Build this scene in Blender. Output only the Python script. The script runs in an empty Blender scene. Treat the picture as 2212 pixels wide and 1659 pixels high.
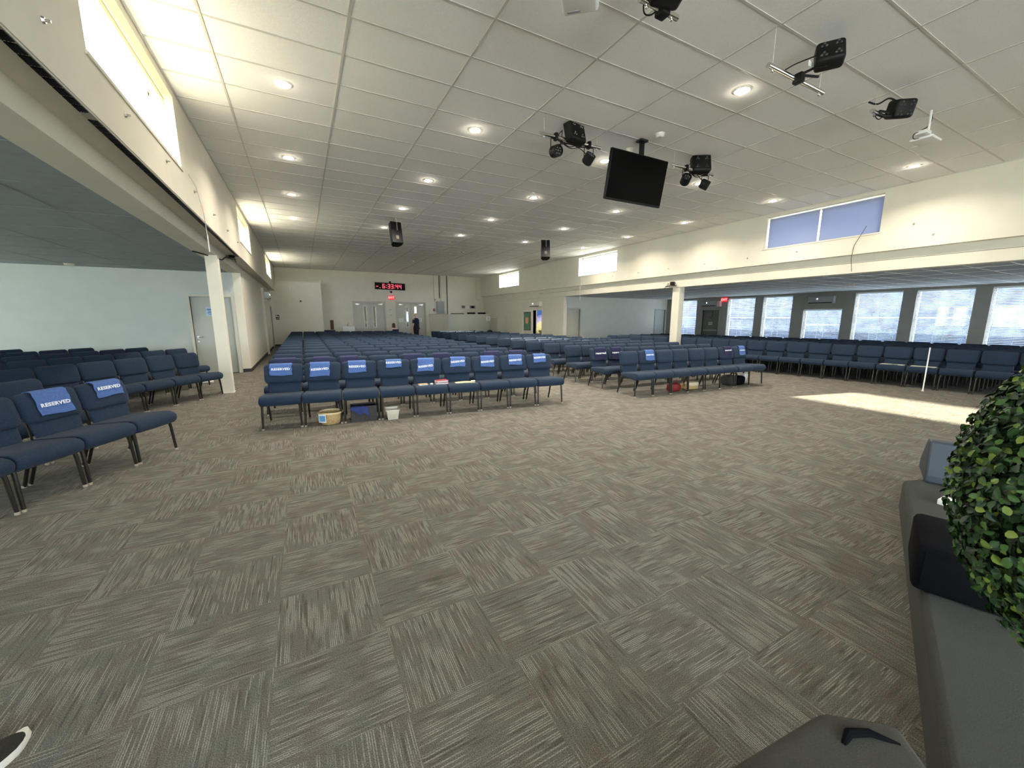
import bpy, bmesh, math, random
from math import sin, cos, pi, radians, sqrt
from mathutils import Vector, Matrix
random.seed(7)
SC = bpy.context.scene
COL = SC.collection

# ------------------------------------------------------------------ camera
camd = bpy.data.cameras.new('camera')
camd.sensor_fit = 'HORIZONTAL'; camd.sensor_width = 36.0
camd.lens = 842.3 / 2212 * 36.0
camd.clip_start = 0.05; camd.clip_end = 400
cam = bpy.data.objects.new('camera', camd); COL.objects.link(cam)
YAW, PITCH, ROLL = 0.48829, 0.17012, -0.0006
fwd = Vector((sin(YAW)*cos(PITCH), cos(YAW)*cos(PITCH), -sin(PITCH)))
rgt = Vector((cos(YAW), -sin(YAW), 0)); upv = rgt.cross(fwd)
r2 = rgt*cos(ROLL) + upv*sin(ROLL); u2 = upv*cos(ROLL) - rgt*sin(ROLL)
cam.matrix_world = Matrix(((r2.x, u2.x, -fwd.x, 0), (r2.y, u2.y, -fwd.y, 0), (r2.z, u2.z, -fwd.z, 1.6), (0, 0, 0, 1)))
SC.camera = cam

# ------------------------------------------------------------------ colour management, world, sun
SC.view_settings.view_transform = 'Standard'
SC.view_settings.look = 'None'
SC.view_settings.exposure = 1.2
SC.view_settings.gamma = 1.0
SC.view_settings.use_curve_mapping = False
SC.cycles.use_denoising = True
SC.cycles.max_bounces = 10
SC.cycles.diffuse_bounces = 6
SC.cycles.glossy_bounces = 3
SC.cycles.transmission_bounces = 4
SC.cycles.transparent_max_bounces = 12
SC.cycles.sample_clamp_indirect = 8
SC.cycles.caustics_reflective = False
SC.cycles.caustics_refractive = False

W = bpy.data.worlds.new('daylight'); SC.world = W; W.use_nodes = True
bg = W.node_tree.nodes['Background']
bg.inputs[0].default_value = (0.80, 0.90, 1.0, 1); bg.inputs[1].default_value = 7.0

sun = bpy.data.lights.new('sun', 'SUN'); sun.energy = 32; sun.angle = radians(0.6); sun.color = (1.0, 0.90, 0.69)
suno = bpy.data.objects.new('sun', sun); COL.objects.link(suno)
suno.rotation_mode = 'QUATERNION'
suno.rotation_quaternion = Vector((0, 0, -1)).rotation_difference(Vector((2.855, -0.68, -1)).normalized())

def portal(x, y, z, sx, sz, dirx):
    l = bpy.data.lights.new('window_portal', 'AREA'); l.shape = 'RECTANGLE'; l.size = sx; l.size_y = sz
    l.cycles.is_portal = True
    o = bpy.data.objects.new('window_portal', l); COL.objects.link(o); o.location = (x, y, z)
    o.rotation_mode = 'QUATERNION'
    o.rotation_quaternion = Vector((0, 0, -1)).rotation_difference(Vector(dirx))
    return o

# ------------------------------------------------------------------ materials
def M(name, col, rough=0.7, metal=0.0, emit=None, es=0, spec=0.5, noise=0, nscale=40, bump=0, sheen=0):
    m = bpy.data.materials.new(name); m.use_nodes = True
    nt = m.node_tree; b = nt.nodes['Principled BSDF']
    b.inputs['Base Color'].default_value = (*col, 1)
    b.inputs['Roughness'].default_value = rough
    b.inputs['Metallic'].default_value = metal
    b.inputs['Specular IOR Level'].default_value = spec
    if sheen: b.inputs['Sheen Weight'].default_value = sheen
    if emit:
        b.inputs['Emission Color'].default_value = (*emit, 1); b.inputs['Emission Strength'].default_value = es
    if noise or bump:
        tc = nt.nodes.new('ShaderNodeTexCoord'); n = nt.nodes.new('ShaderNodeTexNoise')
        n.inputs['Scale'].default_value = nscale; n.inputs['Detail'].default_value = 3
        nt.links.new(tc.outputs['Object'], n.inputs['Vector'])
        if noise:
            mr = nt.nodes.new('ShaderNodeMapRange'); mr.inputs[1].default_value = 0.3; mr.inputs[2].default_value = 0.7
            mr.inputs[3].default_value = 1 - noise; mr.inputs[4].default_value = 1 + noise
            nt.links.new(n.outputs['Fac'], mr.inputs[0])
            mx = nt.nodes.new('ShaderNodeVectorMath'); mx.operation = 'SCALE'; mx.inputs[0].default_value = col
            nt.links.new(mr.outputs[0], mx.inputs['Scale']); nt.links.new(mx.outputs[0], b.inputs['Base Color'])
        if bump:
            bp = nt.nodes.new('ShaderNodeBump'); bp.inputs['Strength'].default_value = bump; bp.inputs['Distance'].default_value = 0.01
            nt.links.new(n.outputs['Fac'], bp.inputs['Height']); nt.links.new(bp.outputs[0], b.inputs['Normal'])
    return m

m_wall = M('cream_wall_paint', (0.72, 0.675, 0.555), 0.75, noise=0.03, nscale=3, bump=0.05)
m_wallgrey = M('pale_grey_wall_paint', (0.50, 0.525, 0.50), 0.75, noise=0.03, nscale=3)
m_darkwall = M('taupe_window_wall_paint', (0.27, 0.26, 0.235), 0.7, noise=0.04, nscale=5)
m_white = M('white_paint', (0.80, 0.79, 0.74), 0.5)
m_trimg = M('grey_door_frame_paint', (0.55, 0.52, 0.43), 0.5)
m_doorg = M('grey_door_paint', (0.54, 0.51, 0.42), 0.45)
m_base = M('black_vinyl_baseboard', (0.03, 0.028, 0.025), 0.5)
m_tile = M('ceiling_tile', (0.85, 0.83, 0.79), 0.9, noise=0.03, nscale=60, bump=0.15)
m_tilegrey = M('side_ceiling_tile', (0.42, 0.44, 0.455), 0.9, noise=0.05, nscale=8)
m_tbar = M('ceiling_grid_metal', (0.58, 0.55, 0.50), 0.45)
m_tbarw = M('white_ceiling_grid', (0.75, 0.76, 0.74), 0.4)
m_black = M('black_plastic', (0.008, 0.008, 0.008), 0.5, spec=0.2)
m_blackm = M('matt_black_cloth', (0.004, 0.004, 0.005), 0.95, spec=0.1)
m_screen = M('black_glass_screen', (0.002, 0.002, 0.002), 0.45, spec=0.04)
m_metal = M('brushed_steel', (0.55, 0.54, 0.5), 0.28, metal=1.0)
m_chrome = M('polished_aluminium', (0.75, 0.74, 0.7), 0.15, metal=1.0)
m_leg = M('bronze_black_tube', (0.035, 0.030, 0.022), 0.28, metal=0.6)
m_foot = M('clear_plastic_foot', (0.35, 0.30, 0.22), 0.4)
m_fabric = M('blue_chair_fabric', (0.0160, 0.0300, 0.0545), 0.9, noise=0.4, nscale=160, bump=0.3, sheen=0.06, spec=0.25)
m_plasticback = M('navy_piping', (0.02, 0.03, 0.06), 0.7)
m_towel = M('light_blue_towel', (0.070, 0.135, 0.34), 0.95, noise=0.12, nscale=50, bump=0.3)
m_towelp = M('purple_towel', (0.014, 0.014, 0.055), 0.95, noise=0.2, nscale=60)
m_towelp2 = M('faded_purple_towel', (0.026, 0.029, 0.080), 0.95, noise=0.2, nscale=60)
m_text = M('white_print', (0.75, 0.77, 0.82), 0.7)
m_cord = M('white_cord', (0.7, 0.68, 0.6), 0.6)
m_wicker = M('tan_wicker', (0.50, 0.34, 0.15), 0.75, noise=0.3, nscale=70, bump=0.5)
m_wickrim = M('pale_wicker_rim', (0.72, 0.56, 0.33), 0.6)
m_cream = M('cream_plastic', (0.68, 0.63, 0.50), 0.6)
m_greycloth = M('charcoal_cloth', (0.05, 0.046, 0.042), 0.95, noise=0.2, nscale=60)
m_navycloth = M('navy_cloth', (0.025, 0.04, 0.16), 0.9, noise=0.15, nscale=30)
m_red = M('dark_red_leather', (0.22, 0.012, 0.010), 0.55, noise=0.15, nscale=30)
m_redbook = M('red_book_cover', (0.35, 0.03, 0.04), 0.5)
m_paper = M('white_paper', (0.80, 0.79, 0.74), 0.8)
m_bluepaper = M('pale_blue_notice', (0.45, 0.58, 0.78), 0.8)
m_stage = M('charcoal_stage_carpet', (0.042, 0.042, 0.034), 0.98, noise=0.15, nscale=200, bump=0.3)
m_rug = M('dark_carpeted_box', (0.050, 0.047, 0.036), 0.98, noise=0.15, nscale=260, bump=0.3)
m_wedge = M('slate_black_grille', (0.035, 0.043, 0.055), 0.5, noise=0.1, nscale=200)
m_skin = M('skin', (0.75, 0.42, 0.30), 0.6)
m_hairb = M('brown_hair', (0.12, 0.045, 0.02), 0.7)
m_hairl = M('fair_hair', (0.70, 0.52, 0.32), 0.7)
m_navyshirt = M('dark_navy_shirt', (0.010, 0.014, 0.035), 0.85)
m_lightshirt = M('pale_sleeve', (0.62, 0.72, 0.80), 0.85)
m_pink = M('pale_pink_top', (0.75, 0.50, 0.48), 0.85)
m_trouser = M('black_trousers', (0.01, 0.01, 0.012), 0.85)
m_panelgrey = M('grey_electrical_panel', (0.33, 0.33, 0.33), 0.5)
m_conduit = M('dark_conduit', (0.10, 0.09, 0.07), 0.6)
m_booth = M('booth_panel_grey', (0.52, 0.51, 0.42), 0.7, noise=0.02, nscale=3)
m_green = M('green_board', (0.10, 0.28, 0.16), 0.7, noise=0.25, nscale=9)
m_orange = M('orange_poster', (0.80, 0.36, 0.22), 0.7, noise=0.2, nscale=20)
m_brown = M('brown_wood_frame', (0.13, 0.06, 0.03), 0.6)
m_outdoor = M('dark_outdoor_backing', (0.015, 0.023, 0.046), 1.0, noise=0.6, nscale=2.5, spec=0.1)
m_roof = M('warm_bounce_roof', (0.60, 0.545, 0.41), 0.8)
m_concrete = M('outdoor_paving', (0.75, 0.74, 0.70), 0.9, noise=0.1, nscale=1)
m_led = M('white_led_lens', (0.8, 0.8, 0.75), 0.3)
m_lens = M('clear_lens', (0.06, 0.06, 0.06), 0.12)
m_lamp = M('lit_lamp_lens', (1, 1, 1), 0.5, emit=(1.0, 0.90, 0.70), es=28)
m_clockred = M('red_clock_digits', (0.4, 0.0, 0.01), 0.5, emit=(1.0, 0.10, 0.14), es=0.85)
m_exit = M('red_exit_face', (0.5, 0.01, 0.01), 0.5, emit=(1.0, 0.02, 0.04), es=0.38)
m_exittext = M('exit_letters', (0.7, 0.1, 0.1), 0.5, emit=(1.0, 0.45, 0.45), es=0.7)
m_acled = M('small_white_indicator', (1, 1, 1), 0.5, emit=(1, 1, 1), es=6)
m_aclight = M('air_conditioner_white', (0.72, 0.68, 0.60), 0.4)
m_acgrey = M('air_conditioner_grey', (0.30, 0.30, 0.31), 0.4)
m_blind = M('white_vinyl_slat', (0.82, 0.84, 0.86), 0.5)
m_sneak = M('dark_knit_shoe', (0.018, 0.016, 0.010), 0.9, noise=0.3, nscale=200, bump=0.4)
m_sole = M('off_white_sole', (0.75, 0.70, 0.60), 0.6)

def mat_glass(name, tint=(0.96, 0.98, 1.0)):
    m = bpy.data.materials.new(name); m.use_nodes = True; nt = m.node_tree; nt.nodes.clear()
    o = nt.nodes.new('ShaderNodeOutputMaterial'); mix = nt.nodes.new('ShaderNodeMixShader')
    t = nt.nodes.new('ShaderNodeBsdfTransparent'); g = nt.nodes.new('ShaderNodeBsdfGlossy'); mix.inputs[0].default_value = 0.05
    t.inputs[0].default_value = (*tint, 1); g.inputs['Roughness'].default_value = 0.02
    nt.links.new(t.outputs[0], mix.inputs[1]); nt.links.new(g.outputs[0], mix.inputs[2])
    nt.links.new(mix.outputs[0], o.inputs[0]); return m
m_glass = mat_glass('window_glass')

def mat_shade(name, col, tcol, k=0.5):
    m = bpy.data.materials.new(name); m.use_nodes = True; nt = m.node_tree; nt.nodes.clear()
    o = nt.nodes.new('ShaderNodeOutputMaterial'); mix = nt.nodes.new('ShaderNodeMixShader'); mix.inputs[0].default_value = k
    d = nt.nodes.new('ShaderNodeBsdfDiffuse'); t = nt.nodes.new('ShaderNodeBsdfTranslucent')
    d.inputs[0].default_value = (*col, 1); t.inputs[0].default_value = (*tcol, 1)
    nt.links.new(d.outputs[0], mix.inputs[1]); nt.links.new(t.outputs[0], mix.inputs[2]); nt.links.new(mix.outputs[0], o.inputs[0]); return m
m_shade = mat_shade('blue_roller_shade', (0.35, 0.37, 0.43), (0.33, 0.36, 0.47))
m_rolled = mat_shade('cream_roller_shade', (0.80, 0.74, 0.56), (0.75, 0.65, 0.42))

m_shadec = mat_shade('added_grey_green_shade', (0.80, 0.83, 0.82), (0.70, 0.75, 0.74), 0.75)

def mat_carpet():
    m = bpy.data.materials.new('patterned_carpet_tiles'); m.use_nodes = True; nt = m.node_tree; L = nt.links.new
    b = nt.nodes['Principled BSDF']; b.inputs['Roughness'].default_value = 0.98; b.inputs['Specular IOR Level'].default_value = 0.1
    N = nt.nodes.new
    def math_(op, a, bb=None, c=None):
        n = N('ShaderNodeMath'); n.operation = op
        for i, v in enumerate((a, bb, c)):
            if v is None: continue
            if isinstance(v, (int, float)): n.inputs[i].default_value = v
            else: L(v, n.inputs[i])
        return n.outputs[0]
    geo = N('ShaderNodeNewGeometry'); sp = N('ShaderNodeSeparateXYZ'); L(geo.outputs['Position'], sp.inputs[0])
    X = math_('ADD', sp.outputs[0], 10.24); Y = math_('ADD', sp.outputs[1], 10.11)
    tx = math_('DIVIDE', X, 0.5); ty = math_('DIVIDE', Y, 0.5)
    ix = math_('FLOOR', tx); iy = math_('FLOOR', ty)
    chk = math_('MODULO', math_('ADD', ix, iy), 2.0)
    chk = math_('LESS_THAN', chk, 0.5)
    # u across the pile lines, v along them
    inv = math_('SUBTRACT', 1.0, chk)
    u = math_('ADD', math_('MULTIPLY', X, chk), math_('MULTIPLY', Y, inv))
    v = math_('ADD', math_('MULTIPLY', Y, chk), math_('MULTIPLY', X, inv))
    tid = N('ShaderNodeCombineXYZ'); L(ix, tid.inputs[0]); L(iy, tid.inputs[1])
    wn = N('ShaderNodeTexWhiteNoise'); L(tid.outputs[0], wn.inputs[0])
    off = math_('MULTIPLY', wn.outputs['Value'], 37.0)
    def noise(su, sv, det=1.0, extra=0.0, snap=None):
        uu = math_('MULTIPLY', u, su)
        if snap: uu = math_('FLOOR', uu)
        vv = math_('MULTIPLY', v, sv)
        c = N('ShaderNodeCombineXYZ'); L(uu, c.inputs[0]); L(vv, c.inputs[1]); L(math_('ADD', off, extra), c.inputs[2])
        n = N('ShaderNodeTexNoise'); n.inputs['Scale'].default_value = 1.0; n.inputs['Detail'].default_value = det
        L(c.outputs[0], n.inputs['Vector']); return n.outputs['Fac']
    def mr(x, a, bb, c, d):
        n = N('ShaderNodeMapRange'); L(x, n.inputs[0])
        for i, q in enumerate((a, bb, c, d)): n.inputs[i+1].default_value = q
        return n.outputs[0]
    line = noise(116, 3.6, 1.0, 0.0, snap=True)        # yarn lines broken along their length
    fr = math_('FRACT', math_('MULTIPLY', u, 116)); core = math_('MULTIPLY', mr(fr, 0.10, 0.25, 0, 1), mr(fr, 0.65, 0.85, 1, 0))
    patch = noise(7.0, 5.0, 2.0, 5.0)                     # soft blocks where the lines show or fade
    sel = math_('MULTIPLY', math_('MULTIPLY', mr(line, 0.47, 0.54, 0, 1), core), mr(patch, 0.40, 0.54, 0.15, 1))
    dark = mr(noise(116, 4.0, 1.0, 11.0, snap=True), 0.57, 0.66, 0, 1)
    # twisted-yarn speckle
    spk = N('ShaderNodeTexNoise'); spk.inputs['Scale'].default_value = 260; spk.inputs['Detail'].default_value = 2
    L(geo.outputs['Position'], spk.inputs['Vector'])
    big = N('ShaderNodeTexNoise'); big.inputs['Scale'].default_value = 5.5; big.inputs['Detail'].default_value = 2
    L(geo.outputs['Position'], big.inputs['Vector'])
    def mix(f, a, c):
        n = N('ShaderNodeMix'); n.data_type = 'RGBA'; L(f, n.inputs[0])
        for i, q in ((6, a), (7, c)):
            if isinstance(q, tuple): n.inputs[i].default_value = (*q, 1)
            else: L(q, n.inputs[i])
        return n.outputs[2]
    base = mix(mr(big.outputs['Fac'], 0.42, 0.60, 0, 1), (0.146, 0.127, 0.106), (0.138, 0.137, 0.116))
    base = mix(dark, base, (0.103, 0.093, 0.077))
    colr = mix(sel, base, (0.265, 0.252, 0.215))
    sv = N('ShaderNodeVectorMath'); sv.operation = 'SCALE'; L(colr, sv.inputs[0]); L(mr(spk.outputs['Fac'], 0.3, 0.7, 0.42, 1.58), sv.inputs['Scale'])
    L(sv.outputs[0], b.inputs['Base Color'])
    bp = N('ShaderNodeBump'); bp.inputs['Strength'].default_value = 0.35; bp.inputs['Distance'].default_value = 0.004
    L(spk.outputs['Fac'], bp.inputs['Height']); L(bp.outputs[0], b.inputs['Normal'])
    return m
m_carpet = mat_carpet()

def mat_leaf():
    m = bpy.data.materials.new('boxwood_leaf'); m.use_nodes = True; nt = m.node_tree; b = nt.nodes['Principled BSDF']
    g = nt.nodes.new('ShaderNodeNewGeometry'); cr = nt.nodes.new('ShaderNodeValToRGB')
    nt.links.new(g.outputs['Random Per Island'], cr.inputs[0])
    e = cr.color_ramp.elements
    e[0].position = 0; e[0].color = (0.010, 0.035, 0.010, 1)
    e[1].position = 1; e[1].color = (0.25, 0.32, 0.05, 1)
    for p, c in ((0.35, (0.013, 0.042, 0.012, 1)), (0.65, (0.032, 0.092, 0.02, 1)), (0.85, (0.085, 0.18, 0.03, 1))):
        x = e.new(p); x.color = c
    nt.links.new(cr.outputs[0], b.inputs['Base Color']); b.inputs['Roughness'].default_value = 0.38
    return m
m_leaf = mat_leaf()
m_leafcore = M('dark_green_core', (0.006, 0.014, 0.005), 1.0)
def mat_mural():
    m = bpy.data.materials.new('painted_sky_mural'); m.use_nodes = True; nt = m.node_tree; b = nt.nodes['Principled BSDF']; L = nt.links.new
    g = nt.nodes.new('ShaderNodeNewGeometry'); s = nt.nodes.new('ShaderNodeSeparateXYZ'); L(g.outputs['Position'], s.inputs[0])
    n = nt.nodes.new('ShaderNodeTexNoise'); n.inputs['Scale'].default_value = 3; L(g.outputs['Position'], n.inputs['Vector'])
    a = nt.nodes.new('ShaderNodeMath'); a.operation = 'MULTIPLY_ADD'; L(n.outputs['Fac'], a.inputs[0]); a.inputs[1].default_value = 0.9; L(s.outputs[2], a.inputs[2])
    r = nt.nodes.new('ShaderNodeMapRange'); L(a.outputs[0], r.inputs[0]); r.inputs[1].default_value = 0.9; r.inputs[2].default_value = 2.5
    cr = nt.nodes.new('ShaderNodeValToRGB'); L(r.outputs[0], cr.inputs[0]); e = cr.color_ramp.elements
    e[0].color = (0.02, 0.03, 0.03, 1); e[1].color = (0.02, 0.12, 0.45, 1)
    for p, c in ((0.12, (0.02, 0.03, 0.02, 1)), (0.18, (0.45, 0.48, 0.15, 1)), (0.38, (0.60, 0.62, 0.35, 1)), (0.50, (0.42, 0.40, 0.70, 1)), (0.66, (0.25, 0.25, 0.6, 1)), (0.75, (0.01, 0.08, 0.40, 1))):
        x = e.new(p); x.color = c
    L(cr.outputs[0], b.inputs['Base Color']); return m
m_mural = mat_mural()

# ------------------------------------------------------------------ mesh helpers
class MB:
    def __init__(s): s.v = []; s.f = []; s.m = []
    def add(s, vs, fs, mi=0):
        o = len(s.v); s.v += [tuple(p) for p in vs]; s.f += [tuple(i+o for i in f) for f in fs]; s.m += [mi]*len(fs); return s
    def box(s, x0, x1, y0, y1, z0, z1, mi=0):
        return s.add([(x0,y0,z0),(x1,y0,z0),(x1,y1,z0),(x0,y1,z0),(x0,y0,z1),(x1,y0,z1),(x1,y1,z1),(x0,y1,z1)],
                     [(0,3,2,1),(4,5,6,7),(0,1,5,4),(1,2,6,5),(2,3,7,6),(3,0,4,7)], mi)
    def rbox(s, c, d, r=0.01, seg=2, mi=0, rot=None):
        bm = bmesh.new(); bmesh.ops.create_cube(bm, size=1.0)
        for v in bm.verts: v.co = Vector((v.co.x*d[0], v.co.y*d[1], v.co.z*d[2]))
        bmesh.ops.bevel(bm, geom=bm.edges[:], offset=min(r, min(d)*0.49), segments=seg, profile=0.5, affect='EDGES')
        bm.verts.ensure_lookup_table()
        vs = [v.co.copy() for v in bm.verts]; fs = [tuple(v.index for v in f.verts) for f in bm.faces]; bm.free()
        if rot is not None: vs = [rot @ v for v in vs]
        return s.add([v + Vector(c) for v in vs], fs, mi)
    def tube(s, pts, r, n=8, mi=0, caps=True):
        pts = [Vector(p) for p in pts]; rs = r if isinstance(r, (list, tuple)) else [r]*len(pts)
        vs = []; fs = []; up = None
        for i, p in enumerate(pts):
            t = (pts[min(i+1, len(pts)-1)] - pts[max(i-1, 0)]).normalized()
            if up is None: up = Vector((0, 0, 1)) if abs(t.z) < 0.9 else Vector((1, 0, 0))
            a = t.cross(up).normalized(); b = a.cross(t).normalized(); up = b
            for k in range(n):
                q = 2*pi*k/n; vs.append(p + (a*cos(q) + b*sin(q))*rs[i])
        for i in range(len(pts)-1):
            for k in range(n):
                k2 = (k+1) % n; fs.append((i*n+k, i*n+k2, (i+1)*n+k2, (i+1)*n+k))
        if caps: fs.append(tuple(reversed(range(n)))); fs.append(tuple(range((len(pts)-1)*n, len(pts)*n)))
        return s.add(vs, fs, mi)
    def lathe(s, prof, c=(0,0,0), n=20, mi=0, rot=None):
        vs = []; fs = []
        for (r, z) in prof:
            for k in range(n):
                a = 2*pi*k/n; p = Vector((r*cos(a), r*sin(a), z))
                if rot is not None: p = rot @ p
                vs.append(p + Vector(c))
        for i in range(len(prof)-1):
            for k in range(n):
                k2 = (k+1) % n; fs.append((i*n+k, i*n+k2, (i+1)*n+k2, (i+1)*n+k))
        return s.add(vs, fs, mi)
    def prism(s, poly, z0, z1, mi=0):
        n = len(poly); vs = [(x, y, z0) for x, y in poly] + [(x, y, z1) for x, y in poly]
        fs = [tuple(reversed(range(n))), tuple(range(n, 2*n))] + [(i, (i+1) % n, n+(i+1) % n, n+i) for i in range(n)]
        return s.add(vs, fs, mi)
    def ball(s, c, r, nu=16, nv=10, mi=0, sc=(1,1,1)):
        prof = [(max(1e-4, r*sin(pi*i/nv)), -r*cos(pi*i/nv)) for i in range(nv+1)]
        o = len(s.v); s.lathe(prof, (0,0,0), nu, mi)
        for i in range(o, len(s.v)):
            p = s.v[i]; s.v[i] = (p[0]*sc[0]+c[0], p[1]*sc[1]+c[1], p[2]*sc[2]+c[2])
        return s
    def mesh(s, name, mats, smooth=35):
        me = bpy.data.meshes.new(name); me.from_pydata(s.v, [], s.f)
        for m in (mats if isinstance(mats, (list, tuple)) else [mats]): me.materials.append(m)
        me.polygons.foreach_set('material_index', s.m)
        me.validate(); me.update()
        if smooth:
            me.polygons.foreach_set('use_smooth', [True]*len(me.polygons))
            me.set_sharp_from_angle(angle=radians(smooth))
        return me
    def build(s, name, mats, parent=None, loc=None, smooth=35):
        o = bpy.data.objects.new(name, s.mesh(name, mats, smooth)); COL.objects.link(o)
        if loc is not None: o.location = loc
        if parent is not None: o.parent = parent
        return o

def tag(o, label=None, cat=None, group=None, kind=None):
    if label:
        assert 4 <= len(label.split()) <= 16, label
        o['label'] = label
    if cat: o['category'] = cat
    if group: o['group'] = group
    if kind: o['kind'] = kind
    return o
def struct(o): o['kind'] = 'structure'; return o
def thing(name, label, cat, loc=(0,0,0), rz=0, group=None):
    o = bpy.data.objects.new(name, None); COL.objects.link(o); o.empty_display_size = 0.1
    o.location = loc; o.rotation_euler = (0, 0, rz); return tag(o, label, cat, group)
def copy_obj(o, parent=None):
    c = o.copy(); COL.objects.link(c)
    if parent is not None: c.parent = parent
    return c
def text_mesh(name, s, size, mat, ext=0.0015, bold=0.0, align='CENTER', xs=1.0):
    cu = bpy.data.curves.new('txt', 'FONT'); cu.body = s; cu.size = size; cu.extrude = ext; cu.offset = bold*size; cu.space_character = 1.0+bold*2.0
    cu.align_x = align; cu.align_y = 'CENTER'; cu.resolution_u = 2
    t = bpy.data.objects.new('txt', cu); COL.objects.link(t)
    me = bpy.data.meshes.new_from_object(t.evaluated_get(bpy.context.evaluated_depsgraph_get()))
    bpy.data.objects.remove(t); me.name = name
    for v in me.vertices: v.co.x *= xs
    me.materials.clear(); me.materials.append(mat)
    return me
def obj(name, me, parent=None, loc=None, rot=None):
    o = bpy.data.objects.new(name, me); COL.objects.link(o)
    if parent is not None: o.parent = parent
    if loc is not None: o.location = loc
    if rot is not None: o.rotation_euler = rot
    return o

# ------------------------------------------------------------------ room shell
XL, XR, YE, YB, H = -1.19, 11.45, 26.3, -6.0, 4.36
def wall_x(mb, x0, x1, a0, a1, z0, z1, holes, mi=0):
    """wall parallel to Y between x0..x1 with rectangular holes (y0,y1,z0,z1)"""
    ys = sorted({a0, a1, *[h[0] for h in holes], *[h[1] for h in holes]}); ys = [y for y in ys if a0 <= y <= a1]
    zs = sorted({z0, z1, *[h[2] for h in holes], *[h[3] for h in holes]}); zs = [z for z in zs if z0 <= z <= z1]
    for i in range(len(ys)-1):
        run = None
        for j in range(len(zs)-1):
            cy, cz = (ys[i]+ys[i+1])/2, (zs[j]+zs[j+1])/2
            if any(h[0] < cy < h[1] and h[2] < cz < h[3] for h in holes): continue
            mb.box(x0, x1, ys[i], ys[i+1], zs[j], zs[j+1], mi)
def wall_y(mb, y0, y1, a0, a1, z0, z1, holes, mi=0):
    xs = sorted({a0, a1, *[h[0] for h in holes], *[h[1] for h in holes]})
    zs = sorted({z0, z1, *[h[2] for h in holes], *[h[3] for h in holes]})
    for i in range(len(xs)-1):
        for j in range(len(zs)-1):
            cx, cz = (xs[i]+xs[i+1])/2, (zs[j]+zs[j+1])/2
            if any(h[0] < cx < h[1] and h[2] < cz < h[3] for h in holes): continue
            mb.box(xs[i], xs[i+1], y0, y1, zs[j], zs[j+1], mi)

struct(MB().box(-10, 20.2, YB, 27.2, -0.1, 0.0).build('floor', m_carpet, smooth=0))
struct(MB().box(-60, 90, -50, 80, -0.3, -0.12).build('ground', m_concrete, smooth=0))

from mathutils import noise as NZ
hb = MB(); hv = []; hf = []; nx_, nz_ = 90, 10
for j in range(nz_+1):
    for i in range(nx_+1):
        y = -12+46*i/nx_; z = -0.12+5.6*j/nz_; q = NZ.noise(Vector((y*1.3, z*1.7, 0)))
        hv.append((26.5+q*0.35+0.15*(j/nz_)**3, y, z+0.25*NZ.noise(Vector((y*0.9, 3, z)))*(j/nz_)))
for j in range(nz_+1):
    for i in range(nx_+1):
        a, b, c = hv[j*(nx_+1)+i]; hv.append((a+1.4-0.3*(j/nz_), b, c))
n0 = (nx_+1)*(nz_+1)
for j in range(nz_):
    for i in range(nx_):
        a = j*(nx_+1)+i; hf += [(a, a+nx_+1, a+nx_+2, a+1), (n0+a, n0+a+1, n0+a+nx_+2, n0+a+nx_+1)]
for i in range(nx_): a = nz_*(nx_+1)+i; hf.append((a, n0+a, n0+a+1, a+1))
hb.add(hv, hf)
tag(hb.build('outdoor_backdrop', m_outdoor, smooth=80), 'dark bluish backdrop added outside, seen through the white window blinds', 'outdoor_backdrop')  # added outdoor backing that darkens the gaps between the slats

# main ceiling with its grid
mb = MB().box(-1.6, 11.9, YB, YE+0.3, H, H+0.12)
x = -0.61 - 1.22*0
while x < XR:
    mb.box(x-0.012, x+0.012, YB, YE, H-0.006, H, 1); x += 1.22
y = 4.99 - 0.61*18
while y < YE:
    mb.box(XL, XR, y-0.012, y+0.012, H-0.005, H, 1); y += 0.61
mb.box(XL, XL+0.02, YB, YE, H-0.012, H, 1); mb.box(XR-0.02, XR, YB, YE, H-0.012, H, 1)
struct(mb.build('ceiling', [m_tile, m_tbar], smooth=0))

# upper side walls with clerestory windows
WZ0, WZ1 = 3.45, 4.26
LW = [(-4.1, -1.6), (4.15, 6.65), (12.0, 14.45), (20.4, 23.3)]
RW = [(-4.1, -1.6), (4.2, 6.7), (12.5, 15.0), (20.7, 23.3)]
mb = MB(); wall_x(mb, -1.50, XL, YB, YE, 3.03, H, [(a, b, WZ0, WZ1) for a, b in LW])
mb.box(-1.74, -1.45, YB, YE, 2.84, 3.06)     # dropped beam under the clerestory
mb.box(-1.74, -1.46, YB, YE, 3.06, H+0.1)
for a, b in LW: pass
WLU = mb
# cut beam backing behind windows: rebuild without the solid backing
WLU = MB(); wall_x(WLU, -1.50, XL, YB, YE, 3.03, H, [(a, b, WZ0, WZ1) for a, b in LW])
WLU.box(-1.74, -1.45, YB, YE, 2.84, 3.06)
struct(WLU.build('wall_left_upper', m_wall, smooth=0))
mb = MB(); wall_x(mb, XR, XR+0.31, YB, YE, 3.03, H, [(a, b, WZ0, WZ1) for a, b in RW])
mb.box(11.60, 11.90, YB, YE, 2.62, 3.06)
struct(mb.build('wall_right_upper', m_wall, smooth=0))
# thin seam lines along the beams
struct(MB().box(11.596, 11.6, YB, 18.6, 2.845, 2.853).build('trim_1', m_conduit, smooth=0))

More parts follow.
